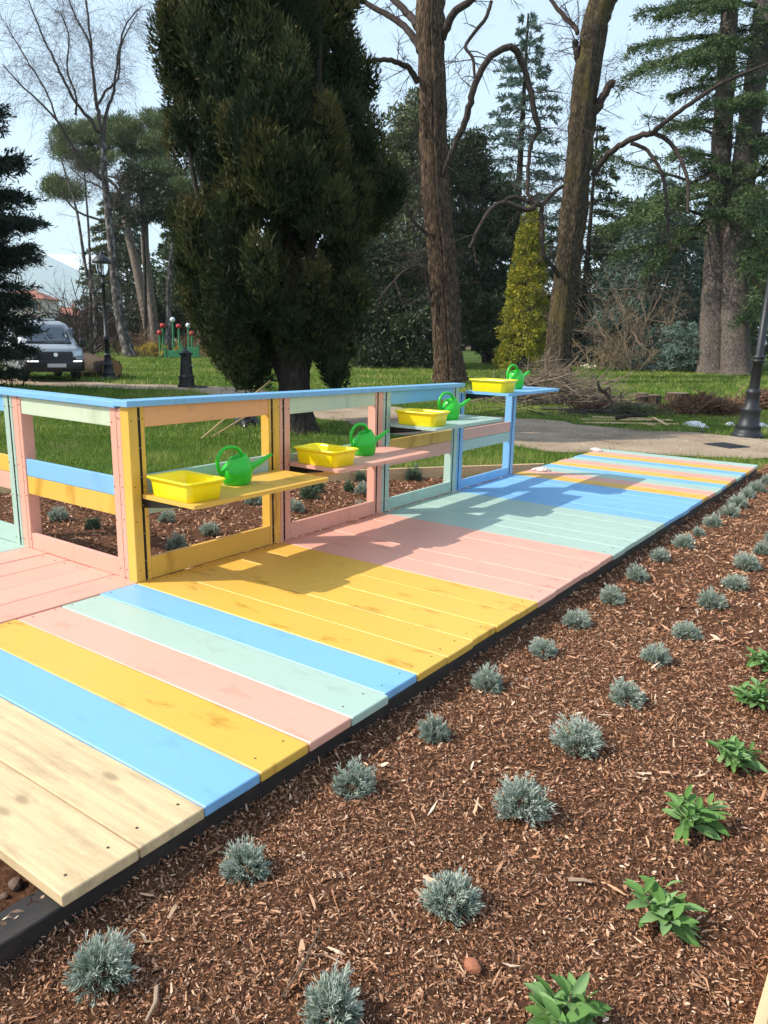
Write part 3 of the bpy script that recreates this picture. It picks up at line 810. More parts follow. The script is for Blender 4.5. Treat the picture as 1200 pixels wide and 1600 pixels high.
# sage: every leaf its own part
def leaf_mesh():
    n = 8; V = []; prof = [.10, .34, .74, .98, 1.0, .86, .56, .08]
    for i in range(n):
        t = i / (n - 1); w = .37 * prof[i] / 2; zc = -.30 * t * t + .10 * t
        for sgn in (-1, -.5, 0, .5, 1):
            V.append((t, sgn * w, zc + abs(sgn) * w * .35 + .010 * math.sin(t * 25 + sgn) * abs(sgn)))
    F = [(i * 5 + j, (i + 1) * 5 + j, (i + 1) * 5 + j + 1, i * 5 + j + 1) for i in range(n - 1) for j in range(4)]
    out = []
    for tt in (.2, .45, .7, .9):
        mb = MB(); mb.add(V, F, tt); out.append(mb.mesh('leaf', SAGE, True))
    return out
LF = leaf_mesh()
def sage(x, y, label, nl, sc):
    x, y = CAM[0] + (x - CAM[0]) * 1.023, CAM[1] + (y - CAM[1]) * 1.023; z = float(bed_h(x, y))
    o = thing('sage_plant', label, 'sage', (x, y, z), 0, 'sage plants in the outermost row')
    mb = MB(); tips = []
    for s in range(6):
        az = s * 1.05 + rng.normal() * .3; sp = .75 if s else .05; d = np.array([math.cos(az) * sp, math.sin(az) * sp, 1.0]); d /= np.linalg.norm(d); h = rng.uniform(.055, .10) * sc
        add_tube(mb, [np.array([0, 0, -.01]), d * h * .5, d * h], [.004, .0035, .002], 6); tips.append((d, h))
    mb.part('stem', STEMM, o, loc=(0, 0, 0), local=True)
    per = int(nl / 6 * 1.5)
    for d, h in tips:
        for i in range(per):
            u = (i + .6) / per; az = i * 2.25 + rng.normal() * .3; el = -.05 + u * .95 + rng.normal() * .15
            L = sc * (.095 - .042 * u) * rng.uniform(.8, 1.2); p = d * h * (.45 + .55 * u)
            lf = link('leaf', random.choice(LF), o, tuple(p), local=True)
            lf.rotation_euler = (rng.normal() * .35, -el, az); L *= .93; lf.scale = (L, L * rng.uniform(.80, 1.15), L * rng.uniform(.8, 1.3))
sg = [(3.12, .50, 'green sage plant cut off by the bottom edge of the picture', 36, 1.1), (3.20, .96, 'broad leaved green sage plant nearest the timber corner, second from the bottom', 30, 1.15), (3.16, 1.44, 'spreading sage plant with long pale leaves, third from the bottom', 42, 1.05),
      (3.17, 1.94, 'bushy sage plant, fourth from the bottom along the right edge', 42, 1.0), (3.14, 2.48, 'sage plant half cut by the right picture edge, second from the far end', 42, 1.05), (3.11, 2.92, 'farthest small sage plant at the right picture edge', 36, 1.0)]
for a_ in sg: sage(*a_)

# loose bits lying on the mulch
def rock_mesh(r, seed, mat, flat=.7):
    bm = bmesh.new(); bmesh.ops.create_icosphere(bm, subdivisions=2, radius=r); g = np.random.default_rng(seed); k = g.normal(size=(5, 3))
    for v in bm.verts:
        u = np.array(v.co[:]) / r; s = 1 + .12 * sum(math.sin(float(q @ u) * 2.2 + i) for i, q in enumerate(k)) / 2
        v.co = (u[0] * r * s * 1.15, u[1] * r * s * .9, u[2] * r * s * flat)
    me = bpy.data.meshes.new('rock'); bm.to_mesh(me); bm.free(); me.materials.append(mat)
    return me
TERRA = plain('terracotta', (.33, .12, .06), .8)
p = gp(738, 1512, -.13)
o = link('clay_shard', rock_mesh(.021, 5, TERRA), None, (p[0], p[1], float(bed_h(p[0], p[1])) + .014)); tag(o, 'small reddish clay shard lying on the bark mulch', 'shard')
for (x0, y0), (x1, y1), r, lab in [((648, 1390), (672, 1432), .005, 'pale split stick lying on mulch left of a lavender clump'), ((245, 1545), (228, 1600), .006, 'grey dry twig lying near the bottom left lavender'),
                                   ((500, 1450), (440, 1560), .003, 'long thin dark twig curving over the mulch at the bottom'), ((820, 1004), (846, 1010), .004, 'pale stick lying beside the walkway by a lavender'),
                                   ((888, 1375), (925, 1380), .006, 'brown bark stick on the open mulch below the sage row')]:
    a0, a1 = gp(x0, y0, -.13), gp(x1, y1, -.13); m_ = (a0 + a1) / 2
    a0[2] = bed_h(a0[0], a0[1]) + .012; a1[2] = bed_h(a1[0], a1[1]) + .014; mm = (a0 + a1) / 2 + np.array([.008, .006, .004])
    mb = MB(); add_tube(mb, [a0 - m_, mm - m_, a1 - m_], [r, r * .9, r * .6], 6)
    o = mb.part('stick', plain('dry_twig', (.34, .24, .16), .9, bmp=.4) if r > .004 else STEMM, None, loc=m_); tag(o, lab, 'stick')
# stones at the near end
for k_, (px, py, r) in enumerate([(24, 1376, .026), (6, 1392, .015)]):
    p = gp(px, py, -.12)
    o = link('stone', rock_mesh(r * .8, k_, plain('brown_stone', (.13, .085, .06), .9, bmp=.5, scale=60)), None, (p[0], p[1], float(bed_h(p[0], p[1])) + r * .4)); tag(o, ['rounded brown stone in the soil beside the near joist end', 'small stone chip in the soil at the left edge by the joist'][k_], 'stone')
# little weeds along the walkway edge
mb = MB()
for px, py in [(480, 1110), (575, 1105), (810, 985), (790, 1000), (300, 1290), (315, 1285), (10, 1480), (605, 1098), (450, 1140)]:
    p = gp(px, py, -.13); k = 9
    P = np.array([p[0], p[1], -.14]) + rng.normal(size=(k, 3)) * [.015, .015, 0]
    blades(mb, P, np.stack([rng.normal(size=k) * .5, rng.normal(size=k) * .5, np.ones(k)], 1), rng.uniform(.03, .10, k), .006, rng.random(k))
o = mb.part('grass_tufts', GRASS); o['kind'] = 'stuff'; o['label'] = 'sparse grass tufts growing along the walkway edge'


# ------------------------------------------------------------------ grass blades
def grass_field(mb, n, x0, x1, y0, y1, h, w, dmin, dmax, keep=None):
    x = rng.uniform(x0, x1, n); y = rng.uniform(y0, y1, n)
    d = (x - CAM[0]) * FW[0] + (y - CAM[1]) * FW[1]; d /= math.hypot(FW[0], FW[1])
    lat = ((x - CAM[0]) * _r[0] + (y - CAM[1]) * _r[1]) / np.maximum(d, .1)
    k = (d > dmin) & (d < dmax) & (np.abs(lat) < .66)
    x, y = x[k], y[k]
    k = on_lawn(x, y); x, y = x[k], y[k]
    ps = path_side(x, y); pr = np.clip((ps + .12) / .35, 0, 1)
    patch = .5 + .5 * np.sin(x * .9 + 1.7 * np.sin(y * .5)) * np.sin(y * .8 + 1.3 * np.sin(x * .6))
    k = rng.random(len(x)) < pr * (.45 + .55 * patch); x, y, patch = x[k], y[k], patch[k]
    n = len(x); P = np.stack([x, y, np.full(n, GZ - .004)], 1)
    D = np.stack([rng.normal(size=n) * .42, rng.normal(size=n) * .42, np.ones(n)], 1)
    dry = np.clip((x + 4) / 14, 0, .5) * (y > 13)
    t = np.clip(.58 + .42 * (patch - .5) + rng.normal(size=n) * .18 + dry * .45, 0, 1)
    t = np.where(rng.random(n) < .02, .95, t)
    tuf = .5 + .5 * np.sin(x * 3.1 + 2 * np.sin(y * 2.3)) * np.sin(y * 3.7 + 2 * np.sin(x * 1.9)); t = np.clip(t + .06 + .34 * (tuf - .5), 0, 1)
    blades(mb, P, D, h * (.45 + 1.1 * tuf) * rng.lognormal(0, .35, n), w * rng.uniform(.7, 1.3, n), t)
mb = MB()
grass_field(mb, 420000, -11, 3, 1, 14, .055, .0085, 4.5, 11.5)
grass_field(mb, 420000, -20, 4, 5, 24, .062, .014, 11.0, 21)
grass_field(mb, 420000, -45, 8, 5, 48, .085, .034, 20, 48)
o = mb.part('grass', GRASS); o['kind'] = 'stuff'; o['label'] = 'short green lawn grass of the park'

# ------------------------------------------------------------------ tree builders
def limb(mb, pts, d, rad, sides=8, tint=.5, ridge=0., seed=0, jit=0., n=None, dz=None):
    """pts: picture positions at viewing depth d (plus a depth shift dz each); rad in picture pixels"""
    dz = np.zeros(len(pts)) if dz is None else np.asarray(dz, float)
    P = np.array([at(x, y, d + q) for (x, y), q in zip(pts, dz)])
    R = np.array(rad, float) * d / FPX
    n = n or max(len(pts) * 3, 4)
    P = smooth_line(P, n); R = smooth_line(R[:, None], n)[:, 0]
    if jit: P[1:-1] += rng.normal(size=(n - 2, 3)) * jit * R[1:-1, None]
    add_tube(mb, P, np.maximum(R, .003), sides, True, tint, ridge, seed)
    return P, R

def twigs(mb, P, R, n, length, depth=2, r0=.02, spread=.9, droop=0.0, tint=.5, up=.15, lo=.15):
    """bare twigs off a limb, forking depth times"""
    m = len(P)
    for _ in range(n):
        u = lo + (1 - lo) * rng.random(); i = min(int(u * (m - 1)), m - 2)
        p = P[i] + (P[i + 1] - P[i]) * rng.random(); t = unit(P[i + 1] - P[i])
        d = unit(t * .6 + rng.normal(size=3) * spread + np.array([0, 0, up]))
        sub_twig(mb, p, d, length * rng.uniform(.5, 1.2), min(r0, R[i] * .6), depth, droop, tint)

def sub_twig(mb, p, d, L, r, depth, droop, tint):
    k = 5; pts = [p]; q = p.copy(); dd = d.copy()
    for _ in range(k - 1):
        dd = unit(dd + rng.normal(size=3) * .16 + np.array([0, 0, -droop])); q = q + dd * L / (k - 1); pts.append(q)
    add_tube(mb, pts, np.linspace(r, r * .35, k), 4 if r > .012 else 3, False, tint)
    if depth > 0:
        for _ in range(rng.integers(2, 5)):
            i = rng.integers(1, k - 1)
            sub_twig(mb, pts[i], unit(unit(pts[i + 1] - pts[i]) + rng.normal(size=3) * .6), L * rng.uniform(.35, .65), r * .55, depth - 1, droop, tint)

def blob(mb, c, rad, n, L, W, tint, dirs=None, out=.6, up=.3, shell=.55, tv=.14):
    """leaf clump: n leaves through an ellipsoid, thicker towards its outside"""
    u = unit(rng.normal(size=(n, 3))); rr = (shell + (1 - shell) * rng.random(n)) ** .8
    P = np.asarray(c) + u * rr[:, None] * np.asarray(rad)
    D = u * out + rng.normal(size=(n, 3)) * .5 + np.array([0, 0, up])
    if dirs is not None: D = D + dirs
    kites(mb, P, D, L * rng.uniform(.6, 1.3, n), W * rng.uniform(.6, 1.3, n), np.clip(tint + rng.normal(size=n) * tv, 0, 1))

BARK = bark('furrowed_bark', (.010, .007, .005), (.058, .037, .023), (.25, .165, .100), (10, 10, 1.3), 2.0, 1.0)  # lindens: shaded cracks and lit ridges pushed into the bark colours for contrast
BARKM = bark('mossy_bark', (.010, .007, .005), (.050, .036, .022), (.20, .145, .092), (10, 10, 1.3), 2.0, 1.0, moss=(.11, .085, .02))
LIMBB = bark('limb_bark', (.018, .013, .012), (.055, .039, .034), (.125, .092, .076), (11, 11, 3), 2, .6)
BARKD = bark('dark_bark', (.012, .010, .008), (.035, .028, .022), (.075, .06, .05))
BARKG = bark('grey_cedar_bark', (.035, .029, .026), (.115, .092, .078), (.24, .195, .165), (7, 7, 2.8), 2.6, .8)
BARKP = bark('pine_bark', (.06, .045, .035), (.17, .13, .105), (.28, .23, .19), (5, 5, 1.5), 2.4, .6)
BIRCHB = bark('birch_bark', (.018, .015, .013), (.065, .054, .048), (.36, .33, .30), (2.5, 2.5, 1.2), 2.0, .4)
TWIG = bark('twig_bark', (.025, .018, .016), (.060, .043, .038), (.13, .10, .085), (9, 9, 3), 2, .3)
BIRCHT = bark('birch_twig', (.035, .025, .025), (.10, .075, .07), (.18, .14, .13), (3, 3, 3), 1, .2)
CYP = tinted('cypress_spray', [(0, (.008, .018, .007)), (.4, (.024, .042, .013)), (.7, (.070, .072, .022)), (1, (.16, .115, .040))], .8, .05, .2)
DKG = tinted('dark_evergreen_leaf', [(0, (0.013, 0.023, 0.008)), (.5, (0.036, 0.060, 0.018)), (1, (0.109, 0.144, 0.049))], .55, .12, .4)
HOLM = tinted('grey_green_leaf', [(0, (0.044, 0.058, 0.022)), (.5, (0.109, 0.130, 0.056)), (1, (0.247, 0.260, 0.122))], .65, .15, .3)
CEDG = tinted('cedar_needles', [(0, (0.024, 0.049, 0.015)), (.5, (0.073, 0.119, 0.041)), (1, (0.189, 0.250, 0.095))], .7, .12, .25)
BLUEC = tinted('blue_cedar_needles', [(0, (0.047, 0.081, 0.061)), (.5, (0.115, 0.169, 0.135)), (1, (0.257, 0.338, 0.284))], .7, .12, .25)
PINEN = tinted('pine_needles', [(0, (.032, .052, .018)), (.5, (.100, .135, .052)), (1, (.22, .26, .11))], .7, .12, .25)
GOLD = tinted('golden_foliage', [(0, (.05, .07, .010)), (.45, (.17, .19, .018)), (.75, (.40, .36, .03)), (1, (.62, .52, .06))], .65, .2, .3)
FIRD = tinted('dark_fir_needles', [(0, (.008, .016, .010)), (.5, (.020, .038, .022)), (1, (.055, .085, .05))], .7, .1, .25)
FORS = tinted('yellow_blossom', [(0, (.20, .14, .03)), (.5, (.50, .34, .04)), (1, (.78, .58, .08))], .7, .25)
DRYB = tinted('dry_needles', [(0, (.07, .035, .02)), (.5, (.18, .095, .055)), (1, (.30, .20, .12))], .85, .1)

def tree(name, label, cat, base, group=None):
    return thing(name, label, cat, (base[0], base[1], GZ), 0, group)

def grd(px, d):
    """point on the lawn at picture column px and viewing depth d"""
    lo, hi = 300., 1500.
    for _ in range(50):
        m = (lo + hi) / 2
        if at(px, m, d)[2] > GZ: lo = m
        else: hi = m
    return at(px, lo, d)

# --- the big dark cypress
D = 12.54
t = tree('cypress_tree', 'huge dark multi stemmed cypress with brownish sprays behind the railing', 'tree', grd(468, D))
mb = MB()
limb(mb, [(470, 685), (466, 650), (462, 600), (458, 520), (450, 400), (445, 260), (440, 100), (440, -80)], D, [36, 27, 25, 23, 19, 15, 11, 6], 14, ridge=.08, n=26)
for (a, b_, c_, r, q) in [((448, 610), (400, 450), (370, 180), 9, .3), ((470, 600), (510, 420), (540, 120), 9, -.2), ((455, 590), (430, 380), (420, 60), 10, .6), ((465, 560), (490, 330), (500, 20), 9, -.7), ((450, 540), (340, 420), (290, 200), 7, -.4), ((470, 520), (560, 380), (600, 240), 6, .4), ((452, 500), (330, 330), (270, 60), 6, .3)]:
    limb(mb, [a, b_, c_], D, [r, r * .8, r * .4], 7, dz=[0, q, q * 1.5], n=12)
mb.part('trunk', BARKD, t, True)
mb = MB()
SIL = [(-160, 250, 560), (-60, 230, 575), (0, 232, 568), (60, 240, 572), (120, 246, 585), (180, 240, 592), (240, 246, 622), (300, 252, 628), (360, 262, 612), (400, 272, 600), (450, 292, 576), (500, 318, 560), (540, 340, 545), (575, 365, 525)]
sy = np.array([s[0] for s in SIL]); sl = np.array([s[1] for s in SIL]); sr_ = np.array([s[2] for s in SIL])
def plume(px, y, dd, rx, rz, n, tint, lean):
    """one upswept plume: sprays on a tall ellipsoid, denser and longer toward its top and outside"""
    c = at(px, y, dd); u = unit(rng.normal(size=(n, 3))); rr_ = (.72 + .28 * rng.random(n)) * (1 + .22 * np.sin(u[:, 0] * 7 + y) * np.sin(u[:, 2] * 9 + px))
    P = c + u * rr_[:, None] * np.array([rx, rx, rz]); P[:, :2] += lean[:2] * (u[:, 2:3] * rz * .35)
    Dv = u * [.75, .75, .3] + rng.normal(size=(n, 3)) * .33 + np.array([0, 0, .85]) + lean * .3
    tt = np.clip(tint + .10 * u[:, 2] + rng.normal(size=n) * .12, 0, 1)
    kites(mb, P, Dv, .078 * rng.uniform(.6, 1.35, n), .027 * rng.uniform(.6, 1.3, n), tt)
    k9 = n // 9; u9 = unit(rng.normal(size=(k9, 3)) + [0, 0, .5])
    kites(mb, c + u9 * np.array([rx, rx, rz]) * rng.uniform(.9, 1.12, (k9, 1)), u9 * [.8, .8, .2] + rng.normal(size=(k9, 3)) * .35 + [0, 0, .9], .15 * rng.uniform(.6, 1.5, k9), .016, np.clip(tint + .1 + rng.normal(size=k9) * .12, 0, 1))
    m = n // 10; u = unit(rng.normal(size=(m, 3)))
    kites(mb, c + u * (.45 * rng.random((m, 1)) ** .5) * np.array([rx, rx, rz]) * 1.3, rng.normal(size=(m, 3)) + [0, 0, .5], .17, .08, .06)  # dark inner leaves: the plume's interior shade put into leaf colour
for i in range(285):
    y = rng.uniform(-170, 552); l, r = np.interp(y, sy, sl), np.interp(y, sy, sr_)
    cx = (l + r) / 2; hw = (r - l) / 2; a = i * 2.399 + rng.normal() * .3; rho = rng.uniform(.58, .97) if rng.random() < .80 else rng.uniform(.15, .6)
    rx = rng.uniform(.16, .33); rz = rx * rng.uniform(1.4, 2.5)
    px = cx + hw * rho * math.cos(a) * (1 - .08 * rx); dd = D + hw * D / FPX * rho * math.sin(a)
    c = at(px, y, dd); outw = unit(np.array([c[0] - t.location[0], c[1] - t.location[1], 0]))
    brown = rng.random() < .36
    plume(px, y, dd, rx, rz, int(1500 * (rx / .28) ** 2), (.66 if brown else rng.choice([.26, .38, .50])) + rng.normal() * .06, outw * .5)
# low drooping sprays
for px, y in [(350, 556), (362, 575), (388, 570), (408, 585), (378, 592), (398, 555), (332, 540), (340, 520), (362, 540), (420, 560), (395, 598), (520, 556), (530, 572), (516, 586), (540, 545), (505, 560), (528, 592)]:
    rx = rng.uniform(.12, .18); plume(px, y, D + rng.normal() * .35, rx, rx * 1.5, int(1500 * (rx / .28) ** 2), .36 + rng.normal() * .1, np.array([-.3, 0, -.4]))
for i in range(50):
    y = rng.uniform(-150, 545); l, r = np.interp(y, sy, sl), np.interp(y, sy, sr_); hw = (r - l) / 2; a = rng.random() * 6.283; q = rng.uniform(0, .62)
    blob(mb, at((l + r) / 2 + hw * q * math.cos(a), y, D + hw * D / FPX * q * math.sin(a)), (.24, .24, .36), 70, .16, .07, .12, up=.6, shell=.1)  # dark core clumps, the crown's inner shade painted as leaf colour
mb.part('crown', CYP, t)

# --- two tall bare lindens
def bare_tree(label, base_px, D, trunk, tr, limbs, mat, seed, tw, ridge=.10):
    t = tree('linden_tree', label, 'tree', grd(base_px, D))
    mb = MB(); limb(mb, trunk, D, tr, 28, ridge=ridge, seed=seed, n=60)
    # root flare and burrs
    mb.part('trunk', mat, t, True)
    mt = MB()
    for pts, rad, dz in limbs:
        mb = MB(); P, R = limb(mb, pts, D, [q * .84 for q in rad], 10, dz=dz, jit=.15, n=len(pts) * 4)
        mb.part('limb', LIMBB, t, True)
        twigs(mt, P, R, tw, 1.5, 2, .022, .8, .06)
    return t, mt
t, mt = bare_tree('tall bare linden with straight furrowed trunk behind the railing, left of the golden conifer', 702, 26.8,
    [(703, 602), (702, 588), (700, 560), (696, 480), (691, 400), (682, 320), (677, 220), (676, 140), (672, 60), (673, 0), (675, -90), (680, -220)],
    [28, 24, 21.5, 20.5, 20, 20, 20, 19.5, 20, 20.5, 18, 13],
    [([(652, 128), (640, 108), (620, 97), (592, 93), (560, 100)], [6, 5.2, 4.6, 4, 3.4], [0, -.4, -.8, -1.0, -1.2]),
     ([(656, 80), (646, 58), (625, 35), (600, 20), (572, 4), (540, -14)], [8, 7, 6, 5.2, 4.6, 3.5], [0, .3, .6, .8, 1, 1.2]),
     ([(652, 42), (640, 24), (618, 2), (596, -22), (580, -60)], [8, 7, 6.4, 6, 4], [0, .5, .9, 1.3, 1.8]),
     ([(690, 62), (698, 40), (712, 18), (735, 1), (762, -20), (800, -60)], [9, 8, 7, 6.4, 5.5, 4], [0, -.3, -.6, -.8, -1, -1.2]),
     ([(684, 296), (700, 255), (715, 218), (728, 185), (737, 150), (750, 115), (770, 84), (798, 74), (814, 95), (828, 140), (836, 180), (843, 208)], [4, 5, 5.5, 5.8, 5.8, 5.6, 5.6, 5.8, 5.6, 5.2, 4.8, 4], [0, -.6, -1, -1.4, -1.7, -1.9, -2, -2, -1.8, -1.6, -1.4, -1.2]),
     ([(842, 206), (830, 225), (826, 260), (825, 302), (838, 318), (822, 328), (790, 316), (766, 328), (745, 362), (734, 388)], [3.6, 3.4, 3.3, 3.6, 4.5, 4.5, 4, 3.6, 3, 2.4], [-1.2, -1.2, -1.1, -1, -1, -1, -1.1, -1.2, -1.4, -1.5]),
     ([(768, 2), (758, 30), (728, 70), (739, 92), (741, 130), (736, 166)], [3.2, 3.4, 3, 2.8, 2.2, 1.4], [-1, -1, -1, -1, -1, -1]),
     ([(675, 372), (655, 355), (640, 335), (634, 320)], [4, 3, 2.4, 1.6], [0, -.4, -.6, -.8]),
     ([(676, 480), (660, 420), (630, 425), (590, 470)], [3, 2.5, 2, 1.2], [0, -.6, -.8, -1.0])], BARK, 4, 6)
tb_ = MB()
P, R = np.array([at(682, y, 26.8) for y in range(580, 120, -20)]), np.full(23, .3)
twigs(tb_, P, R, 110, 2.2, 3, .012, 1.0, .05)
for m_ in (tb_,): mt.v += m_.v; mt.f += [f + mt.n for f in m_.f]; mt.t += m_.t; mt.n += m_.n
mt.part('twigs', TWIG, t)['kind'] = 'stuff'
t, mt = bare_tree('leaning bare linden with mossy trunk and cut stubs, right of the golden conifer', 868, 32.63,
    [(866, 592), (868, 578), (871, 540), (877, 480), (885, 420), (892, 350), (900, 280), (905, 220), (910, 160), (918, 100), (929, 40), (940, 0), (956, -60), (975, -140)],
    [23, 19.5, 18, 17.5, 17.5, 18.5, 17.5, 18, 18.5, 18, 17.5, 17.5, 15, 11],
    [([(926, 274), (945, 246), (970, 226), (1000, 212), (1021, 207), (1040, 190), (1070, 168), (1110, 140), (1150, 120), (1200, 100)], [6, 5.6, 5.2, 5, 4.8, 4, 3.8, 3.6, 3, 2], [0, -.6, -1.2, -1.8, -2.2, -2.5, -2.8, -3, -3.2, -3.4]),
     ([(1022, 208), (1046, 222), (1065, 252), (1075, 290), (1074, 332)], [4, 3.8, 3.4, 3, 2], [-2.2, -2.4, -2.6, -2.7, -2.8]),
     ([(985, 224), (1010, 234), (1030, 262), (1040, 300), (1043, 350), (1048, 402)], [3.4, 3.2, 3, 2.8, 2.4, 1.6], [-1.5, -1.6, -1.8, -2, -2, -2]),
     ([(926, 178), (944, 148), (957, 126)], [8, 7.4, 6.6], [0, -.3, -.5]),
     ([(905, 96), (900, 80), (898, 64)], [8, 6.4, 5.6], [0, -.2, -.3]),
     ([(902, 52), (898, 42), (882, 26), (858, -4)], [4, 4.6, 4.2, 3.4], [0, .2, .4, .6]),
     ([(952, 10), (962, -10), (968, -40)], [7, 7, 5], [0, 0, 0]),
     ([(885, 450), (866, 420), (850, 398), (846, 350), (848, 322), (860, 305), (880, 290)], [4.6, 4.2, 4, 4, 4, 3.6, 3], [0, -.6, -1, -1.2, -1.2, -1.1, -1]),
     ([(848, 322), (830, 316), (800, 308), (780, 320)], [5, 4.6, 3.6, 2], [-1.2, -1.4, -1.6, -1.8])], BARKM, 9, 7)
tb_ = MB()
P, R = np.array([at(905 - (y - 100) * .08, y, 32.6) for y in range(560, 60, -20)]), np.full(25, .3)
twigs(tb_, P, R, 120, 2.4, 3, .013, 1.0, .05)
mt.v += tb_.v; mt.f += [f + mt.n for f in tb_.f]; mt.t += tb_.t; mt.n += tb_.n
mt.part('twigs', TWIG, t)['kind'] = 'stuff'

# --- conifers with flat boughs
def bough(mbw, mbf, p0, d, L, r, droop, nt, tl, L_n, W_n, tint, tuft, sag=.25, flat=.12):
    """one limb with side sprays; each spray carries needle tufts that hang a little"""
    k = 8; u = np.linspace(0, 1, k)[:, None]; up = np.array([0, 0, 1.0])
    pts = p0 + d * L * u - up * (droop * L * u ** 2) + rng.normal(size=(k, 3)) * .02 * L * u
    add_tube(mbw, pts, np.linspace(r, r * .25, k), 6, False)
    side = unit(np.cross(d, up))
    for j in range(nt):
        v = .18 + .82 * rng.random() ** .8; i = min(int(v * (k - 1)), k - 2); f = v * (k - 1) - i
        p = pts[i] * (1 - f) + pts[i + 1] * f
        s = rng.choice([-1, 1]); dd = unit(side * s * rng.uniform(.5, 1.1) + d * rng.uniform(.3, .9) + up * rng.normal() * flat)
        l = tl * (1.15 - .75 * v) * rng.uniform(.6, 1.2)
        m = tuft; w = np.sort(rng.random(m))
        Q = p + dd * (l * w)[:, None] - up * (sag * l * w ** 2)[:, None] + rng.normal(size=(m, 3)) * [.05, .05, .025] * tl
        D_ = dd * .8 + rng.normal(size=(m, 3)) * .55 + np.array([0, 0, -.15])
        kites(mbf, Q, D_, L_n * rng.uniform(.6, 1.3, m), W_n * rng.uniform(.6, 1.3, m), np.clip(tint + rng.normal() * .1 + rng.normal(size=m) * .13, 0, 1))

def conifer(name, label, px, D, H, Rb, mat, wood, n=60, z0=.1, shape=.9, droop=.25, nt=14, tuft=16, L_n=.22, W_n=.05, tint=.5, up=.1, lean=(0, 0), group=None, base=None, r0=None, az_keep=None, cat='tree', sag=.25, low=1.0):
    b_ = grd(px, D) if base is None else np.array(base)
    t = tree(name, label, cat, b_, group); mbw, mbf = MB(), MB()
    top = b_ + np.array([lean[0], lean[1], H]); r0 = r0 or H * .018
    tp = np.array([b_ + (top - b_) * u for u in np.linspace(-.01, 1, 14)])
    mt_ = MB(); add_tube(mt_, tp, np.linspace(r0, r0 * .15, 14), 12, ridge=.05, seed=3)
    mt_.part('trunk', wood, t, True)
    for i in range(n):
        u = z0 + (1 - z0) * (i + rng.random()) / n
        az = i * 2.399 + rng.normal() * .3
        if az_keep is not None and not az_keep(az): continue
        L = Rb * ((1 - u) / (1 - z0)) ** shape * rng.uniform(.75, 1.15) + .25
        L *= low + (1 - low) * min(1, u / .38)
        d = unit(np.array([math.cos(az), math.sin(az), up + rng.normal() * .08]))
        p = b_ + (top - b_) * u
        bough(mbw, mbf, p, d, L, max(.012, r0 * .22 * (1 - u) + .01), droop, max(4, int(nt * L / Rb) + 3), L * .42 + .1, L_n, W_n, tint + rng.normal() * .07, tuft, sag)
    mbw.part('branches', wood, t)['kind'] = 'stuff'; mbf.part('needles', mat, t)['kind'] = 'stuff'
    return t

# the two grey cedar trunks on the right, their boughs reaching left
def cedar(label, px, D, trunk, tr, seed, lo_y, boughs):
    t = tree('cedar_tree', label, 'tree', grd(px, D), 'old cedars on the right')
    mb = MB(); P, R = limb(mb, trunk, D, tr, 20, ridge=.05, seed=seed, n=44); mb.part('trunk', BARKG, t, True)
    mbw, mbf = MB(), MB()
    for (x0, y0, x1, y1, dz, r, nt, tint) in boughs:
        a, b_ = at(x0, y0, D), at(x1, y1, D + dz); d = b_ - a; L = np.linalg.norm(d); d = d / L
        bough(mbw, mbf, a, d + np.array([0, 0, .12]), L, r * D / FPX, .12, int(nt * 2.0), L * .30 + .45, .22, .05, tint, 34, .5, .15)
    P_ = P
    for i in range(34):
        y_ = rng.uniform(-150, lo_y); q = P_[np.argmin(np.abs((P_ - CAM) @ DN / ((P_ - CAM) @ FW) * FPX + 800 - y_))]; az = i * 2.4; L = rng.uniform(2.2, 4.6)
        bough(mbw, mbf, q, unit(np.array([math.cos(az), math.sin(az), .12])), L, .05, .15, 22, L * .3 + .35, .22, .05, .46 + rng.normal() * .08, 30, .5, .15)
    mbw.part('branches', BARKD, t)['kind'] = 'stuff'; mbf.part('needles', CEDG, t)['kind'] = 'stuff'
B1 = [(1132, 60, 985, 75, -2, 5, 34, .5), (1150, 70, 1000, 112, -3.5, 7, 36, .55), (1130, 130, 1050, 150, 2, 3, 22, .45), (1128, 215, 1010, 180, 3, 3, 12, .45), (1135, 20, 1040, 20, -1, 4, 28, .5),
      (1125, 265, 1010, 330, -2.5, 4, 30, .5), (1122, 300, 985, 345, 1, 4, 32, .5), (1120, 340, 960, 320, 3, 3, 30, .42), (1120, 330, 1010, 420, 2, 3, 30, .55), (1118, 370, 960, 400, 3, 3, 26, .5),
      (1125, 190, 1085, 190, -2, 4, 14, .5), (1127, 250, 1060, 235, -2, 3, 22, .5), (1140, 0, 1000, 20, 1, 4, 30, .5), (1120, 290, 1070, 300, -3, 4, 22, .5), (1118, 300, 925, 245, 3, 3, 30, .45), (1120, 280, 940, 355, 2.5, 3, 30, .45), (1135, 45, 1130, 130, -3, 3, 20, .45)]
B2 = [(1180, 90, 1110, 60, -2, 4, 30, .45), (1185, 60, 1080, 90, -2.5, 5, 30, .45), (1165, 170, 1230, 150, -3, 4, 36, .5), (1162, 220, 1240, 240, -2, 4, 40, .45), (1160, 260, 1200, 340, -3, 4, 40, .5), (1165, 300, 1090, 250, -1.5, 3, 26, .45),
      (1158, 330, 1240, 380, -3, 4, 40, .55), (1158, 350, 1120, 330, -2, 3, 20, .5), (1156, 400, 1230, 440, -4, 4, 40, .6), (1160, 360, 1215, 430, -3, 3, 36, .55), (1180, 30, 1230, 60, -2, 4, 40, .4), (1175, 120, 1250, 100, 1, 4, 40, .4), (1185, 10, 1100, 10, -2, 4, 30, .4), (1170, 200, 1250, 300, 1, 4, 44, .4), (1160, 420, 1240, 520, -3, 3, 40, .6), (1160, 300, 1250, 200, -4, 4, 40, .5), (1200, 480, 1165, 500, -3, 3, 14, .55)]
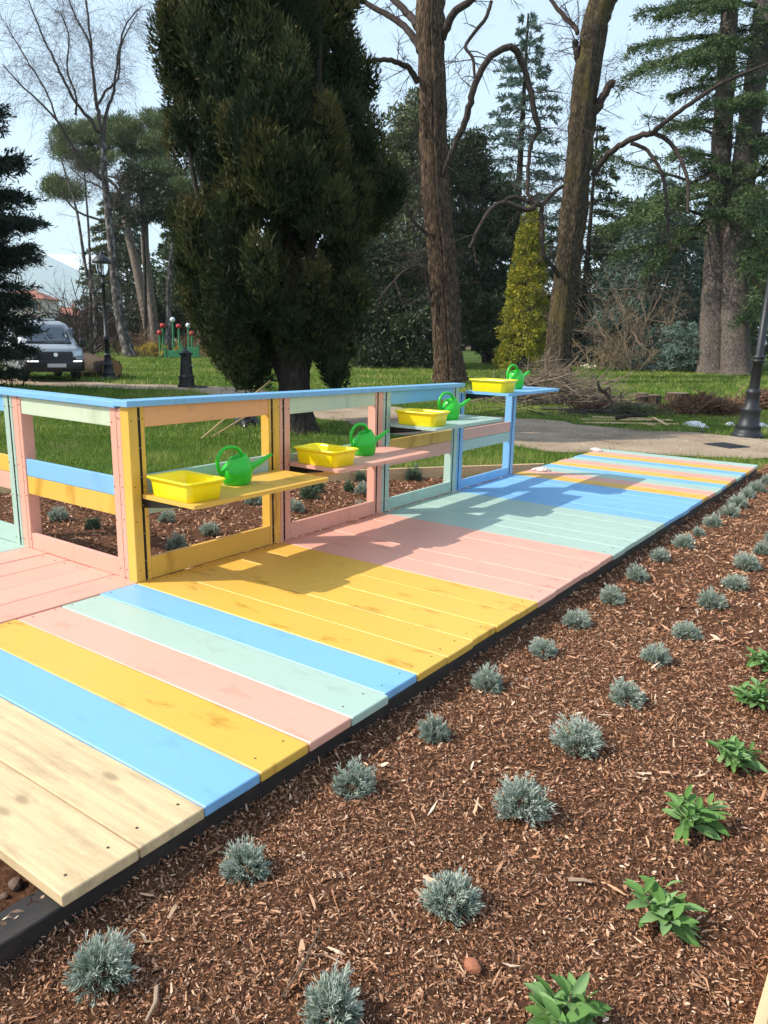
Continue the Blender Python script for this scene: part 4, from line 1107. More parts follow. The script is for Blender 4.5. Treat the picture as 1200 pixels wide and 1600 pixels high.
cedar('tall grey trunked cedar, the left of the two old cedars near the street lamp', 1108, 39.57, [(1108, 588), (1109, 570), (1112, 520), (1116, 440), (1120, 360), (1125, 270), (1130, 180), (1138, 60), (1142, -60)], [25, 21, 19, 17.5, 16.5, 15.5, 14.5, 13, 10], 5, 400, B1)
cedar('tall grey trunked cedar, the right of the two old cedars near the street lamp', 1148, 38.7, [(1149, 590), (1149, 572), (1149, 500), (1150, 400), (1156, 320), (1168, 220), (1182, 110), (1194, 0), (1200, -80)], [27, 22, 20, 19, 18, 17, 15, 13, 10], 6, 400, B2)

# dark fir at the left picture edge, the van parked half behind it
conifer('fir_tree', 'dark fir standing just outside the left edge, shading the lawn behind the railing', 0, 0, 8.5, 3.0, FIRD, BARKD, n=90, z0=.08, shape=.6, droop=.15, nt=14, tuft=18, L_n=.26, W_n=.07, tint=.42, up=.15, base=(-17.8, 3.2, GZ))
b_ = gp(-118, 612)
conifer('fir_tree', 'dark drooping fir at the left edge, half hiding the white van', 0, 0, 8.6, 3.05, FIRD, BARKD, n=230, z0=.02, shape=.38, droop=.05, nt=34, tuft=34, L_n=.17, W_n=.035, tint=.42, up=.20, base=(b_[0], b_[1], GZ), low=.70)

# --- evergreens closing the view in the middle
def broad(name, label, D, boxes, mat, n_leaf, L_n, W_n, tint, stems, group=None, up=.2, wood=BARKD, csz=(.5, 1.0), cat='tree', tv=.12):
    """boxes: (px, py, half width px, half height px, clumps) ellipses of clumps at depth D"""
    t = tree(name, label, cat, grd(stems[0][0][0][0], D), group)
    mb = MB()
    for pts, rad in stems: limb(mb, pts, D, rad, 8, ridge=.04, n=10)
    mb.part('trunk', wood, t, True)
    mb = MB()
    for (px, py, hw, hh, k) in boxes:
        for _ in range(k):
            a = rng.random() * 6.283; q = math.sqrt(rng.random()); s = rng.normal() * .45
            c = at(px + hw * q * math.cos(a), py + hh * q * math.sin(a), D + s * hw * D / FPX)
            r = rng.uniform(*csz)
            blob(mb, c, (r, r, r * .8), n_leaf, L_n, W_n, tint + rng.normal() * .12, out=.6, up=up, shell=.3, tv=tv)
    mb.part('crown', mat, t)
    return t
broad('holm_oak', 'tall grey green evergreen oak between the cypress and the straight linden', 44, [(640, 250, 45, 90, 60), (625, 400, 60, 110, 90), (660, 180, 20, 40, 14), (600, 330, 40, 90, 30)], HOLM, 210, .26, .11, .42, [([(640, 578), (640, 400), (645, 200)], [9, 8, 3])])
broad('laurel_tree', 'dense glossy dark laurel mass low behind the two lindens', 39, [(580, 500, 60, 75, 90), (650, 520, 60, 60, 80), (560, 430, 40, 90, 50), (620, 460, 70, 80, 70)], DKG, 200, .22, .10, .40, [([(590, 578), (595, 500), (600, 420)], [6, 5, 3])])
broad('evergreen_oak', 'dark evergreen tree right behind the straight linden trunk', 47, [(750, 330, 55, 80, 70), (770, 440, 60, 110, 90), (720, 290, 30, 70, 30), (740, 240, 20, 30, 10), (800, 500, 70, 70, 60)], DKG, 220, .26, .12, .46, [([(760, 572), (760, 460), (755, 260)], [8, 7, 3])])
conifer('blue_cedar', 'pale blue cedar with layered boughs towering far behind the golden conifer', 795, 62, 25.0, 5.6, BLUEC, BARKD, n=90, z0=.25, shape=.75, droop=.18, nt=14, tuft=20, L_n=.42, W_n=.10, tint=.42, up=.12)
conifer('fir_tree', 'dark fir standing behind the leaning linden trunk', 905, 52, 15, 4.2, DKG, BARKD, n=70, z0=.05, shape=.7, droop=.3, nt=14, tuft=18, L_n=.34, W_n=.10, tint=.4, up=.05)
conifer('weeping_cedar', 'grey green weeping cedar sweeping to the ground left of the cedar trunks', 1010, 47, 11, 5.0, BLUEC, BARKD, n=110, z0=.03, shape=.6, droop=.55, nt=16, tuft=20, L_n=.30, W_n=.07, tint=.40, up=.12, sag=.7)
conifer('young_blue_fir', 'low blue green fir boughs spread at the foot of the left cedar', 1062, 41.2, 2.6, 2.2, BLUEC, BARKD, n=44, z0=.08, shape=.5, droop=.25, nt=14, tuft=22, L_n=.20, W_n=.05, tint=.62, up=.1)
conifer('fir_tree', 'dark fir far behind the right cedar at the picture edge', 1210, 50, 17, 5.0, CEDG, BARKD, n=80, z0=.04, shape=.6, droop=.3, nt=14, tuft=18, L_n=.34, W_n=.09, tint=.35, up=.05)
broad('yew_tree', 'dark yew filling the gap behind the brown bare shrub', 55, [(960, 480, 60, 90, 70), (1060, 440, 80, 110, 90), (900, 520, 50, 50, 30)], DKG, 200, .30, .13, .44, [([(980, 568), (980, 480), (975, 400)], [7, 6, 3])])
broad('evergreen_oak', 'evergreen tree far behind between the cedar trunks', 66, [(1150, 400, 70, 130, 90), (1000, 380, 70, 60, 40)], HOLM, 190, .4, .18, .36, [([(1130, 565), (1135, 420), (1140, 300)], [6, 5, 3])])

# --- golden conifer
D = 38.6
t = tree('golden_conifer', 'slim yellow green golden conifer glowing between the two bare lindens', 'tree', grd(812, D))
mb = MB(); limb(mb, [(815, 580), (820, 480), (833, 330)], D, [5, 4, 1.5], 7); mb.part('trunk', BARKD, t, True)
mb = MB()
for i in range(420):
    y = rng.uniform(325, 585); u = (585 - y) / 260
    cx = 812 + 22 * u; hw = (42 * (1 - u) ** .55 + 2) * (1 if u > .08 else .9)
    a = rng.random() * 6.283; q = rng.uniform(.6, .95)
    c = at(cx + hw * q * math.cos(a), y, D + hw * D / FPX * q * math.sin(a)); r = rng.uniform(.18, .34)
    blob(mb, c, (r, r, r * .9), 95, .13, .060, .55 * 1. + rng.normal() * .12, out=.7, up=.2, shell=.4)
mb.part('crown', GOLD, t)

# --- bare brown shrubs
def bare_shrub(name, label, px, D, H, W, n, mat, r=.03, depth=3, group=None, leaf=None):
    b_ = grd(px, D); t = tree(name, label, 'shrub', b_, group); mb = MB()
    for i in range(n):
        p = b_ + np.array([rng.normal() * W * .25, rng.normal() * W * .25, 0])
        d = unit(np.array([rng.normal() * .5, rng.normal() * .5, 1.0]))
        sub_twig(mb, p, d, H * rng.uniform(.6, 1.05), r, depth, rng.uniform(0, .12), .5)
    mb.part('stems', mat, t)['kind'] = 'stuff'
    return t, b_
bare_shrub('bare_shrub', 'big tangle of bare brown stems left of the grey cedar trunks', 990, 43.5, 6.0, 4.0, 46, plain('tan_twig', (.25, .18, .12), .9), .03, 3)
bare_shrub('bare_shrub', 'low heap of pale dry stems under the brown tangle', 960, 42.0, 1.5, 4.5, 60, plain('straw_twig', (.30, .22, .12), .9), .02, 2)

# ------------------------------------------------------------------ left background
# birch with two leaders and a haze of hanging twigs
D = 45
t = tree('birch_tree', 'tall bare birch with fine hanging twigs against the sky at the left', 'tree', grd(203, D))
mb = MB(); limb(mb, [(204, 560), (200, 545), (188, 500), (180, 440), (174, 380), (168, 320), (163, 270), (160, 212)], D, [11.5, 9.2, 8, 7, 6.2, 5.6, 5, 4.4], 12, ridge=.04, n=24); mb.part('trunk', BIRCHB, t, True)
mt = MB()
BL = [([(160, 214), (152, 170), (146, 120), (141, 60), (134, -10), (130, -60)], [4.8, 4, 3.2, 2.6, 2, 1], [0, .2, .4, .5, .6, .7]),
      ([(160, 212), (140, 185), (118, 160), (100, 125), (80, 85), (60, 40), (45, 0)], [4, 3.4, 3, 2.6, 2.2, 1.6, 1], [0, -.4, -.8, -1.1, -1.4, -1.6, -1.8]),
      ([(161, 214), (168, 170), (178, 140), (184, 90), (196, 40), (222, 10)], [4, 3.4, 2.8, 2.2, 1.6, 1], [0, .5, .9, 1.2, 1.4, 1.6]),
      ([(162, 285), (138, 262), (110, 225), (90, 190), (60, 158), (30, 130), (4, 100)], [3.8, 3.2, 2.8, 2.4, 2, 1.5, 1], [0, -.5, -1, -1.4, -1.7, -2, -2.2]),
      ([(150, 165), (168, 140), (185, 120), (190, 70), (215, 20)], [3, 2.6, 2.2, 1.7, 1], [0, .4, .7, 1, 1.2]),
      ([(118, 180), (119, 150), (105, 110), (108, 60), (95, 20)], [2.4, 2, 1.7, 1.4, 1], [-.6, -1, -1.2, -1.5, -1.7]),
      ([(166, 300), (150, 288), (130, 280), (110, 262)], [2.4, 2, 1.5, 1], [0, .4, .9, 1.2]),
      ([(170, 330), (180, 318), (186, 300), (188, 280)], [2.2, 1.8, 1.4, 1], [0, -.3, -.5, -.7]),
      ([(146, 120), (140, 70), (120, 30), (100, -20)], [2.2, 2, 1.6, 1], [.4, .2, -.2, -.5]),
      ([(90, 190), (70, 140), (40, 90), (10, 40)], [2, 1.8, 1.4, 1], [-1.4, -1.2, -1, -.8])]
for pts, rad, dz in BL:
    mb = MB(); P, R = limb(mb, pts, D, [q * .74 for q in rad], 7, dz=dz, jit=.3, n=len(pts) * 4); mb.part('limb', TWIG, t, True)
    twigs(mt, P, R, 85, 2.2, 2, .0095, .7, .20, up=.25, lo=.2)
mt.part('twigs', BIRCHT, t)['kind'] = 'stuff'
# thin white birches
for k_, (pts, lab) in enumerate([([(150, 530), (146, 450), (136, 430), (128, 380), (120, 330), (108, 290), (96, 250)], 'thin white birch stem leaning left behind the street lamp'),
                                 ([(142, 525), (141, 430), (139, 370), (135, 310), (131, 260)], 'thin straight pale birch stem behind the street lamp'),
                                 ([(262, 540), (264, 500), (263, 460), (266, 420), (270, 380)], 'thin grey white trunk standing by the yellow flowering shrub')]):
    d_ = [54, 58, 46][k_]
    t = tree('birch_tree', lab, 'tree', grd(pts[0][0], d_)); mb = MB(); g_ = grd(pts[0][0], d_)
    P, R = limb(mb, pts, d_, np.linspace([3.4, 2.6, 5.5][k_], [1.2, 1, 3][k_], len(pts)), 7, n=16)
    add_tube(mb, [np.array([P[0][0], P[0][1], GZ - .05]), P[0]], [R[0] * 1.15, R[0]], 7); mb.part('trunk', BIRCHB, t, True)
    mt = MB(); twigs(mt, P, R, 12, 1.6, 2, .012, .8, .1, lo=.35); mt.part('twigs', BIRCHT, t)['kind'] = 'stuff'

# umbrella pines
def pine(label, px, D, trunk, tr, crown, extra=(), dens=260, tint=.58):
    t = tree('umbrella_pine', label, 'tree', grd(px, D), 'umbrella pines on the left')
    mb = MB(); P, R = limb(mb, trunk, D, tr, 12, ridge=.05, n=24)
    add_tube(mb, [np.array([P[0][0], P[0][1], GZ - .1]), P[0]], [R[0] * 1.1, R[0]], 12); mb.part('trunk', BARKP, t, True)
    for pts, rad in extra:
        mb = MB(); limb(mb, pts, D, rad, 7, n=10, dz=np.linspace(0, rng.normal() * 2, len(pts))); mb.part('limb', BARKP, t, True)
    mb = MB()
    for (px_, py_, hw, hh, k) in crown:
        for _ in range(k):
            a = rng.random() * 6.283; q = math.sqrt(rng.random())
            c = at(px_ + hw * q * math.cos(a), py_ + hh * q * math.sin(a), D + rng.normal() * .5 * hw * D / FPX)
            r = rng.uniform(.55, .95)
            blob(mb, c, (r, r, r * .6), dens, .30, .055, tint + rng.normal() * .12, out=.7, up=.7, shell=.2)
    mb.part('crown', PINEN, t)
pine('umbrella pine with a broad olive crown behind the birch, its trunk leaning left', 240, 58, [(240, 545), (232, 510), (222, 460), (212, 410), (203, 375), (196, 340), (200, 300), (205, 250)], [9, 8, 7.4, 7, 6.4, 5.5, 4.5, 3],
     [(215, 215, 55, 38, 60), (125, 225, 38, 34, 56), (260, 265, 50, 70, 70), (175, 205, 40, 24, 30), (88, 293, 18, 14, 16), (125, 300, 30, 12, 10), (250, 200, 30, 25, 18), (150, 255, 30, 20, 22)],
     [([(198, 330), (180, 290), (150, 270), (120, 250)], [3, 2.6, 2, 1.4]), ([(200, 300), (220, 270), (240, 250)], [3, 2.4, 1.5]), ([(202, 360), (160, 345), (120, 330), (96, 300)], [2.6, 2, 1.6, 1]), ([(198, 320), (190, 285), (170, 275)], [2.4, 2, 1.4])])
pine('second pine with an upright grey trunk, close beside the leaning pine', 243, 54, [(244, 545), (240, 500), (232, 440), (227, 390), (226, 340), (227, 290)], [8, 7, 6.4, 6, 5.4, 4],
     [(290, 330, 40, 30, 24), (285, 290, 36, 24, 20), (240, 280, 30, 24, 20)], [([(226, 335), (250, 336), (280, 340), (282, 348)], [3.6, 3, 2.6, 1.4])], tint=.42)
broad('holm_oak', 'small dark evergreen clinging round the pine trunks high behind the birch', 52, [(205, 275, 12, 18, 10), (195, 318, 14, 16, 8), (232, 300, 18, 26, 14), (215, 335, 26, 10, 8), (245, 330, 12, 8, 5)], DKG, 150, .26, .12, .40, [([(228, 560), (226, 420), (220, 300)], [2.5, 2.5, 1.5])])
conifer('fir_tree', 'dark fir filling the space between pine trunks and cypress', 300, 66, 13, 5.0, CEDG, BARKD, n=90, z0=.08, shape=.6, droop=.3, nt=14, tuft=18, L_n=.4, W_n=.11, tint=.34, up=.05)
conifer('fir_tree', 'blue green fir behind the leaning pine trunk', 205, 80, 13, 5.0, BLUEC, BARKD, n=80, z0=.08, shape=.6, droop=.3, nt=12, tuft=16, L_n=.45, W_n=.13, tint=.28, up=.05)
broad('holm_oak', 'dark evergreen hanging low left of the cypress', 50, [(290, 440, 40, 34, 40), (300, 400, 40, 36, 30), (335, 470, 24, 30, 14)], DKG, 190, .26, .12, .42, [([(296, 548), (296, 480), (300, 420)], [4, 4, 2])])
conifer('fir_tree', 'soft grey green fir between the birch trunk and the pines', 190, 74, 14, 4.2, HOLM, BARKD, n=90, z0=.06, shape=.6, droop=.3, nt=14, tuft=18, L_n=.4, W_n=.12, tint=.34, up=.05)
broad('holm_oak', 'low rounded evergreen behind the pines left of the cypress', 62, [(262, 480, 40, 40, 40), (225, 500, 24, 26, 16)], DKG, 190, .30, .14, .45, [([(262, 548), (262, 490), (262, 450)], [4, 4, 2])])
# bare scrub and hedges along the back of the lawn
bare_shrub('bare_tree', 'bushy bare tree with brown twigs between lamp and van', 118, 56, 6.5, 3.0, 22, TWIG, .06, 3)
bare_shrub('bare_tree', 'small crooked bare tree behind the van roof', 128, 47, 4.2, 2.0, 10, TWIG, .07, 3)
bare_shrub('bare_shrub', 'brown hedge of bare twigs right behind the street lamp', 175, 60, 3.6, 6.0, 60, TWIG, .03, 3)
bare_shrub('bare_shrub', 'reddish brown bare shrub left of the yellow flowering one', 215, 50, 1.8, 3.5, 60, plain('russet_twig', (.22, .13, .07), .9), .02, 2)
bare_shrub('bare_shrub', 'brown dry shrub right of the iron fountain', 365 - 55, 48, 1.6, 2.2, 40, plain('brown_twig', (.26, .15, .08), .9), .02, 2)
t, b_ = bare_shrub('forsythia', 'yellow flowering forsythia hedge beyond the lawn at the left', 246, 46.5, 1.0, 3.4, 70, TWIG, .014, 2)
mb = MB()
for _ in range(70):
    c = b_ + np.array([rng.normal() * 1.0, rng.normal() * .6, rng.uniform(.1, .85)]) ; blob(mb, c, (.22, .22, .18), 50, .07, .05, .5 + rng.normal() * .15, up=.3, shell=.2)
mb.part('blossom', FORS, t)['kind'] = 'stuff'
def hedge(name, label, D, boxes, mat, n, L, W, tint):
    c0 = grd(boxes[0][0], D); t = tree(name, label, 'hedge', c0); mb = MB()
    for (px, py, hw, hh, k) in boxes:
        for _ in range(k):
            c = at(px + hw * rng.uniform(-1, 1), py + hh * rng.uniform(-1, 1), D + rng.normal() * 1.2); r = rng.uniform(.5, 1.0)
            blob(mb, c, (r, r, r * .8), n, L, W, tint + rng.normal() * .12, shell=.3)
    mb.part('foliage', mat, t)
hedge('hedge', 'brownish clipped hedge closing the lawn behind van and lamp', 72, [(150, 515, 90, 14, 60), (60, 520, 50, 14, 26)], tinted('brown_hedge_leaf', [(0, (.03, .028, .012)), (.5, (.085, .07, .035)), (1, (.17, .135, .07))], .8), 160, .32, .14, .45)
hedge('hedge', 'distant dark hedge row beyond the cypress', 84, [(420, 520, 150, 22, 80), (560, 510, 90, 30, 60)], DKG, 170, .45, .2, .35)
hedge('hedge', 'distant dark evergreen belt behind the right hand trees', 92, [(800, 510, 120, 36, 90), (1000, 500, 120, 44, 100), (1180, 490, 80, 60, 70)], DKG, 170, .55, .24, .38)

# daffodils
mb = MB(); g_ = grd(920, 38)
k = 120; P = g_ + rng.normal(size=(k, 3)) * [.5, .3, 0]; blades(mb, P, np.stack([rng.normal(size=k) * .25, rng.normal(size=k) * .25, np.ones(k)], 1), rng.uniform(.2, .34, k), .02, .6)
t = tree('daffodil_clump', 'small clump of pale flowers in the grass right of the leaning linden', 'flowers', g_); mb.part('leaf_tuft', GRASS, t)['kind'] = 'stuff'
mb = MB(); blob(mb, g_ + [0, 0, .32], (.45, .3, .05), 40, .06, .06, .9); mb.part('flowers', tinted('pale_petal', [(0, (.5, .48, .3)), (1, (.8, .78, .6))], .7), t)['kind'] = 'stuff'

# ------------------------------------------------------------------ houses, hill
PLAST = plain('cream_plaster', (.55, .47, .40), .9, 0, .08, 3); PINKP = plain('pink_plaster', (.62, .40, .33), .9, 0, .08, 3); ROOF = plain('clay_roof', (.30, .115, .075), .9, 0, .3, 4)
GLASS = plain('window_glass', (.03, .04, .05), .12, 0, .2, 2); SHUT = plain('shutter', (.16, .08, .05), .7)
def house(label, px, D, w, dp, h, wall, nwin, floors):
    b_ = grd(px, D); ang = math.atan2(FW[0], FW[1]) * -1
    t = thing('house', label, 'house', (b_[0], b_[1], GZ), ang)
    mb = MB(); add_box(mb, (0, dp / 2, h / 2), (w, dp, h)); mb.part('wall', wall, t, loc=(0, 0, 0), local=True)
    mb = MB(); o_ = .5; V = [(-w / 2 - o_, -o_, h), (w / 2 + o_, -o_, h), (w / 2 + o_, dp + o_, h), (-w / 2 - o_, dp + o_, h), (-w / 2 + dp * .4, dp / 2, h + dp * .22), (w / 2 - dp * .4, dp / 2, h + dp * .22)]
    V2 = [(x, y, z - .18) for x, y, z in V[:4]]
    mb.add(V + V2, [(0, 1, 5, 4), (1, 2, 5), (2, 3, 4, 5), (3, 0, 4), (6, 7, 1, 0), (7, 8, 2, 1), (8, 9, 3, 2), (9, 6, 0, 3), (9, 8, 7, 6)])
    rf = mb.part('roof', ROOF, t, loc=(0, 0, .005), local=True)
    mb = MB(); add_box(mb, (w * .2, dp / 2, h + dp * .22 + .3), (.6, .6, 1.2)); mb.part('chimney', wall, rf, loc=(0, 0, 0), local=True)
    for f in range(floors):
        for i in range(nwin):
            x = -w / 2 + w * (i + .5) / nwin; z = h * (f + .55) / floors
            mb = MB(); add_box(mb, (0, 0, 0), (1.3, .10, 1.7)); fr = mb.part('window', PLAST, t, loc=(x, -.04, z), local=True)
            mb = MB(); add_box(mb, (0, -.055, 0), (1.1, .02, 1.5)); mb.part('pane', GLASS, fr, loc=(0, 0, 0), local=True)
            for s in (-1, 1):
                mb = MB(); add_box(mb, (s * .95, -.03, 0), (.55, .06, 1.7)); mb.part('shutter', SHUT, fr, loc=(0, 0, 0), local=True)
house('low house with a red tiled roof showing above the van', 92, 170, 11, 8, 4.6, PINKP, 4, 1)
house('red roofed house at the left edge behind the dark fir', 34, 160, 10, 8, 7.6, PLAST, 3, 2)
house('pink house glimpsed through the trees right of the straight linden', 742, 105, 10, 8, 8.2, PINKP, 4, 3)
house('pale house behind the hedge left of the cypress trunk', 330, 120, 18, 9, 4.6, PLAST, 6, 1)
# blue hill far away
hm, hnt, hb = newmat('wooded_hill'); hv = objcoord(hnt, rand=False); hn = noise(hnt, hv, .006, 6, .6)
hc = ramp(hnt, hn, [(.3, (.035, .055, .03)), (.7, (.08, .10, .06))]); hnt.links.new(hc, hb.inputs['Base Color']); hb.inputs['Roughness'].default_value = 1
mb = MB(); HD = 7200.; base = at(40, 500, HD); c_ = np.array([base[0], base[1], 0]); nx, ny = 60, 16
ax = np.array([_r[0], _r[1], 0]); ay = np.array([FW[0], FW[1], 0]) / math.hypot(FW[0], FW[1]); V = []
def ridge_h(u):
    px = 40 + u * FPX / HD
    return np.interp(px, [-900, -500, -250, -60, 40, 90, 130, 200, 330, 520, 760, 1000, 1400, 1900], [180, 400, 440, 400, 385, 360, 290, 240, 180, 155, 130, 140, 180, 230])
for i in range(nx):
    u = -5900 + i * 18300 / (nx - 1)
    for j in range(ny):
        w_ = -1500 + j * 3000 / (ny - 1); hgt = 1.85 * ridge_h(u) * max(0, 1 - (abs(w_) / 1480) ** 1.3) * (1 + .05 * math.sin(i * 1.7 + j)) + 8 * math.sin(i * 2.9) * (abs(w_) < 500)
        p = c_ + ax * u + ay * w_; V.append((p[0], p[1], GZ - 2 + hgt))
mb.add(V, [(i * ny + j, (i + 1) * ny + j, (i + 1) * ny + j + 1, i * ny + j + 1) for i in range(nx - 1) for j in range(ny - 1)])
o = mb.part('hill', hm, smooth=True); o['kind'] = 'structure'; o['label'] = 'hazy wooded hill on the horizon at the left'

# ------------------------------------------------------------------ street lamps
def lamp(px, py, label, H, lean=0.0):
    p = gp(px, py); t = thing('street_lamp', label, 'street lamp', (p[0], p[1], GZ), -YAW, 'old iron street lamps'); t.rotation_euler = (0, lean, -YAW)
    mb = MB(); add_lathe(mb, [(.26, 0), (.26, .05), (.22, .07), (.20, .16), (.215, .18), (.17, .22), (.15, .42), (.165, .45), (.165, .48), (.12, .52), (.105, .72), (.12, .74), (.12, .78), (.085, .82)], 20, flute=.015)
    mb.part('base', IRON, t, True, local=True, loc=(0, 0, 0))
    mb = MB(); zc = 1.32
    add_lathe(mb, [(.085, .80), (.075, zc - .06), (.105, zc - .05), (.105, zc - .02), (.085, zc), (.105, zc + .02), (.105, zc + .05), (.062, zc + .07), (.05, H - 1.0), (.075, H - .99), (.075, H - .95), (.05, H - .93), (.04, H - .78)], 16)
    mb.part('post', IRON, t, True, local=True, loc=(0, 0, 0))
    mb = MB(); add_tube(mb, [(-.20, 0, H - .93), (.20, 0, H - .93)], .016, 8); mb.part('ladder_bar', IRON, t, True, local=True, loc=(0, 0, 0))
    z0 = H - .78
    mb = MB(); add_lathe(mb, [(.05, z0), (.09, z0 + .02), (.11, z0 + .06)], 8); mb.part('lantern_cup', IRON, t, local=True, loc=(0, 0, 0))
    for k in range(6):
        a = k * math.pi / 3; c, s = math.cos(a), math.sin(a)
        mb = MB(); add_tube(mb, [(c * r, s * r, z0 + z) for r, z in ((.09, .05), (.15, .12), (.195, .26), (.20, .42))], .012, 6); mb.part('lantern_rib', IRON, t, local=True, loc=(0, 0, 0))
    gl, gnt, gb = newmat('lantern_glass'); gb.inputs['Transmission Weight'].default_value = 1; gb.inputs['Roughness'].default_value = .05; gb.inputs['IOR'].default_value = 1.1; gb.inputs['Base Color'].default_value = (.9, .92, .93, 1)
    mb = MB(); add_lathe(mb, [(.088, z0 + .06), (.145, z0 + .12), (.188, z0 + .26), (.192, z0 + .41)], 12); mb.part('lantern_glass', gl, t, True, local=True, loc=(0, 0, 0))
    mb = MB(); add_lathe(mb, [(.30, z0 + .42), (.305, z0 + .45), (.26, z0 + .53), (.17, z0 + .62), (.08, z0 + .66), (.05, z0 + .70), (.055, z0 + .73), (.02, z0 + .78)], 18); mb.part('lantern_roof', IRON, t, True, local=True, loc=(0, 0, 0))
lamp(170, 592, 'black iron street lamp with a round lantern beside the white van', 4.0)
lamp(1167, 682, 'dark iron street lamp post with a stepped base near the path at the right edge', 5.0, R_(1.3))

# ------------------------------------------------------------------ drinking fountain
p = gp(292, 605); t = thing('drinking_fountain', 'dark cast iron drinking fountain column on the lawn left of the cypress', 'fountain', (p[0], p[1], GZ), .4); t.scale = (.86, .86, 1)
def square_stack(prof):
    mb = MB(); V = []; 
    for r, z in prof:
        for x, y in ((-1, -1), (1, -1), (1, 1), (-1, 1)):
            V += [(x * r * (.8 if i == 0 else 1), y * r * (1 if i == 0 else .8), z) for i in ((0, 1) if x * y > 0 else (1, 0))]
    k = 8; mb.add(V, [(j * k + i, j * k + (i + 1) % k, (j + 1) * k + (i + 1) % k, (j + 1) * k + i) for j in range(len(prof) - 1) for i in range(k)] + [tuple(range(k))[::-1], tuple(range((len(prof) - 1) * k, len(prof) * k))])
    return mb
square_stack([(.24, 0), (.24, .06), (.20, .08), (.19, .26), (.21, .28), (.21, .31), (.175, .34)]).part('base', IRON, t, local=True, loc=(0, 0, 0))
square_stack([(.17, .335), (.135, .90), (.15, .92), (.185, .94), (.185, .975)]).part('column', IRON, t, local=True, loc=(0, 0, 0))
mb = MB(); add_lathe(mb, [(.18, .972), (.15, 1.02), (.07, 1.06), (.03, 1.075), (.04, 1.10), (.05, 1.12), (.03, 1.145)], 14); mb.part('cap', IRON, t, True, local=True, loc=(0, 0, 0))
mb = MB(); add_tube(mb, [(.14, 0, .62), (.24, 0, .63), (.27, 0, .58)], .018, 8); mb.part('tap', STEEL, t, True, local=True, loc=(0, 0, 0))
mb = MB(); add_lathe(mb, [(.30, 0.0), (.32, .03), (.28, .04), (.26, .015)], 20, (.42, 0, 0)); mb.part('drain_basin', IRON, t, True, local=True, loc=(0, 0, 0))

# ------------------------------------------------------------------ van
VP = gp(90, 597)
# front of the van looks towards the walkway: local +X forward
vx = unit(np.array([CAM[0] - VP[0], CAM[1] - VP[1]])); va = math.atan2(vx[1], vx[0]) + R_(14)
VW = plain('shaded_van_paint', (.30, .325, .365), .28, 0, .03, 4, coat=.5); VDK = plain('black_trim', (.014, .014, .017), .45); TYRE = plain('tyre_rubber', (.02, .02, .02), .85); RIMM = plain('wheel_rim', (.22, .22, .23), .4, .6)  # white van body greyed in colour for the shade it stands in
HEAD = plain('headlight_lens', (.55, .60, .66), .08, .3, .25, 12); VGL = plain('van_glass', (.05, .07, .095), .05, 0, .1, 2, spec=.9); PLT = plain('plate_white', (.62, .64, .66), .5)
CHR = plain('chrome', (.6, .6, .62), .15, 1.0)
drl, dnt, db = newmat('running_light'); db.inputs['Emission Color'].default_value = (.95, .95, 1, 1); db.inputs['Emission Strength'].default_value = 1.6; db.inputs['Base Color'].default_value = (.9, .9, .95, 1)
van = thing('parked_van', 'white delivery van with black bumper and lit running lights parked under the dark fir', 'van', (VP[0], VP[1], GZ), va)
# x of the front face at each height, half width, from sill to roof
st = [(.30, 0.02, .80), (.45, 0.05, .84), (.62, 0.04, .86), (.80, .00, .865), (.95, -.06, .86), (1.02, -.18, .85), (1.08, -.42, .84), (1.16, -.62, .83), (1.40, -.88, .80), (1.62, -1.10, .76), (1.74, -1.26, .72), (1.80, -1.55, .66), (1.82, -1.9, .62)]
def hull(z0, z1, grow=0.0, back=-3.6, xs=None):
    zs = [s for s in st if z0 - 1e-6 <= s[0] <= z1 + 1e-6]; mb = MB(); V = []; ny_ = 9
    for z, x, w in zs:
        for i in range(ny_):
            a = -1 + 2 * i / (ny_ - 1); V.append((x + grow - .16 * abs(a) ** 2.6 - .02, a * (w + grow), z))
    F = [(j * ny_ + i, j * ny_ + i + 1, (j + 1) * ny_ + i + 1, (j + 1) * ny_ + i) for j in range(len(zs) - 1) for i in range(ny_ - 1)]
    nV = len(V)
    for z, x, w in zs: V += [(back, -(w + grow), z), (back, (w + grow), z)]
    for j in range(len(zs) - 1):
        F += [(nV + 2 * j, j * ny_, (j + 1) * ny_, nV + 2 * j + 2), (j * ny_ + ny_ - 1, nV + 2 * j + 1, nV + 2 * j + 3, (j + 1) * ny_ + ny_ - 1), (nV + 2 * j + 1, nV + 2 * j, nV + 2 * j + 2, nV + 2 * j + 3)]
    j = len(zs) - 1; F.append(tuple([nV + 2 * j] + [j * ny_ + i for i in range(ny_)] + [nV + 2 * j + 1])); F.append(tuple([nV + 1] + [i for i in range(ny_)][::-1] + [nV]))
    mb.add(V, F); return mb
hull(.30, 1.82).part('body', VW, van, True, local=True, loc=(0, 0, 0))
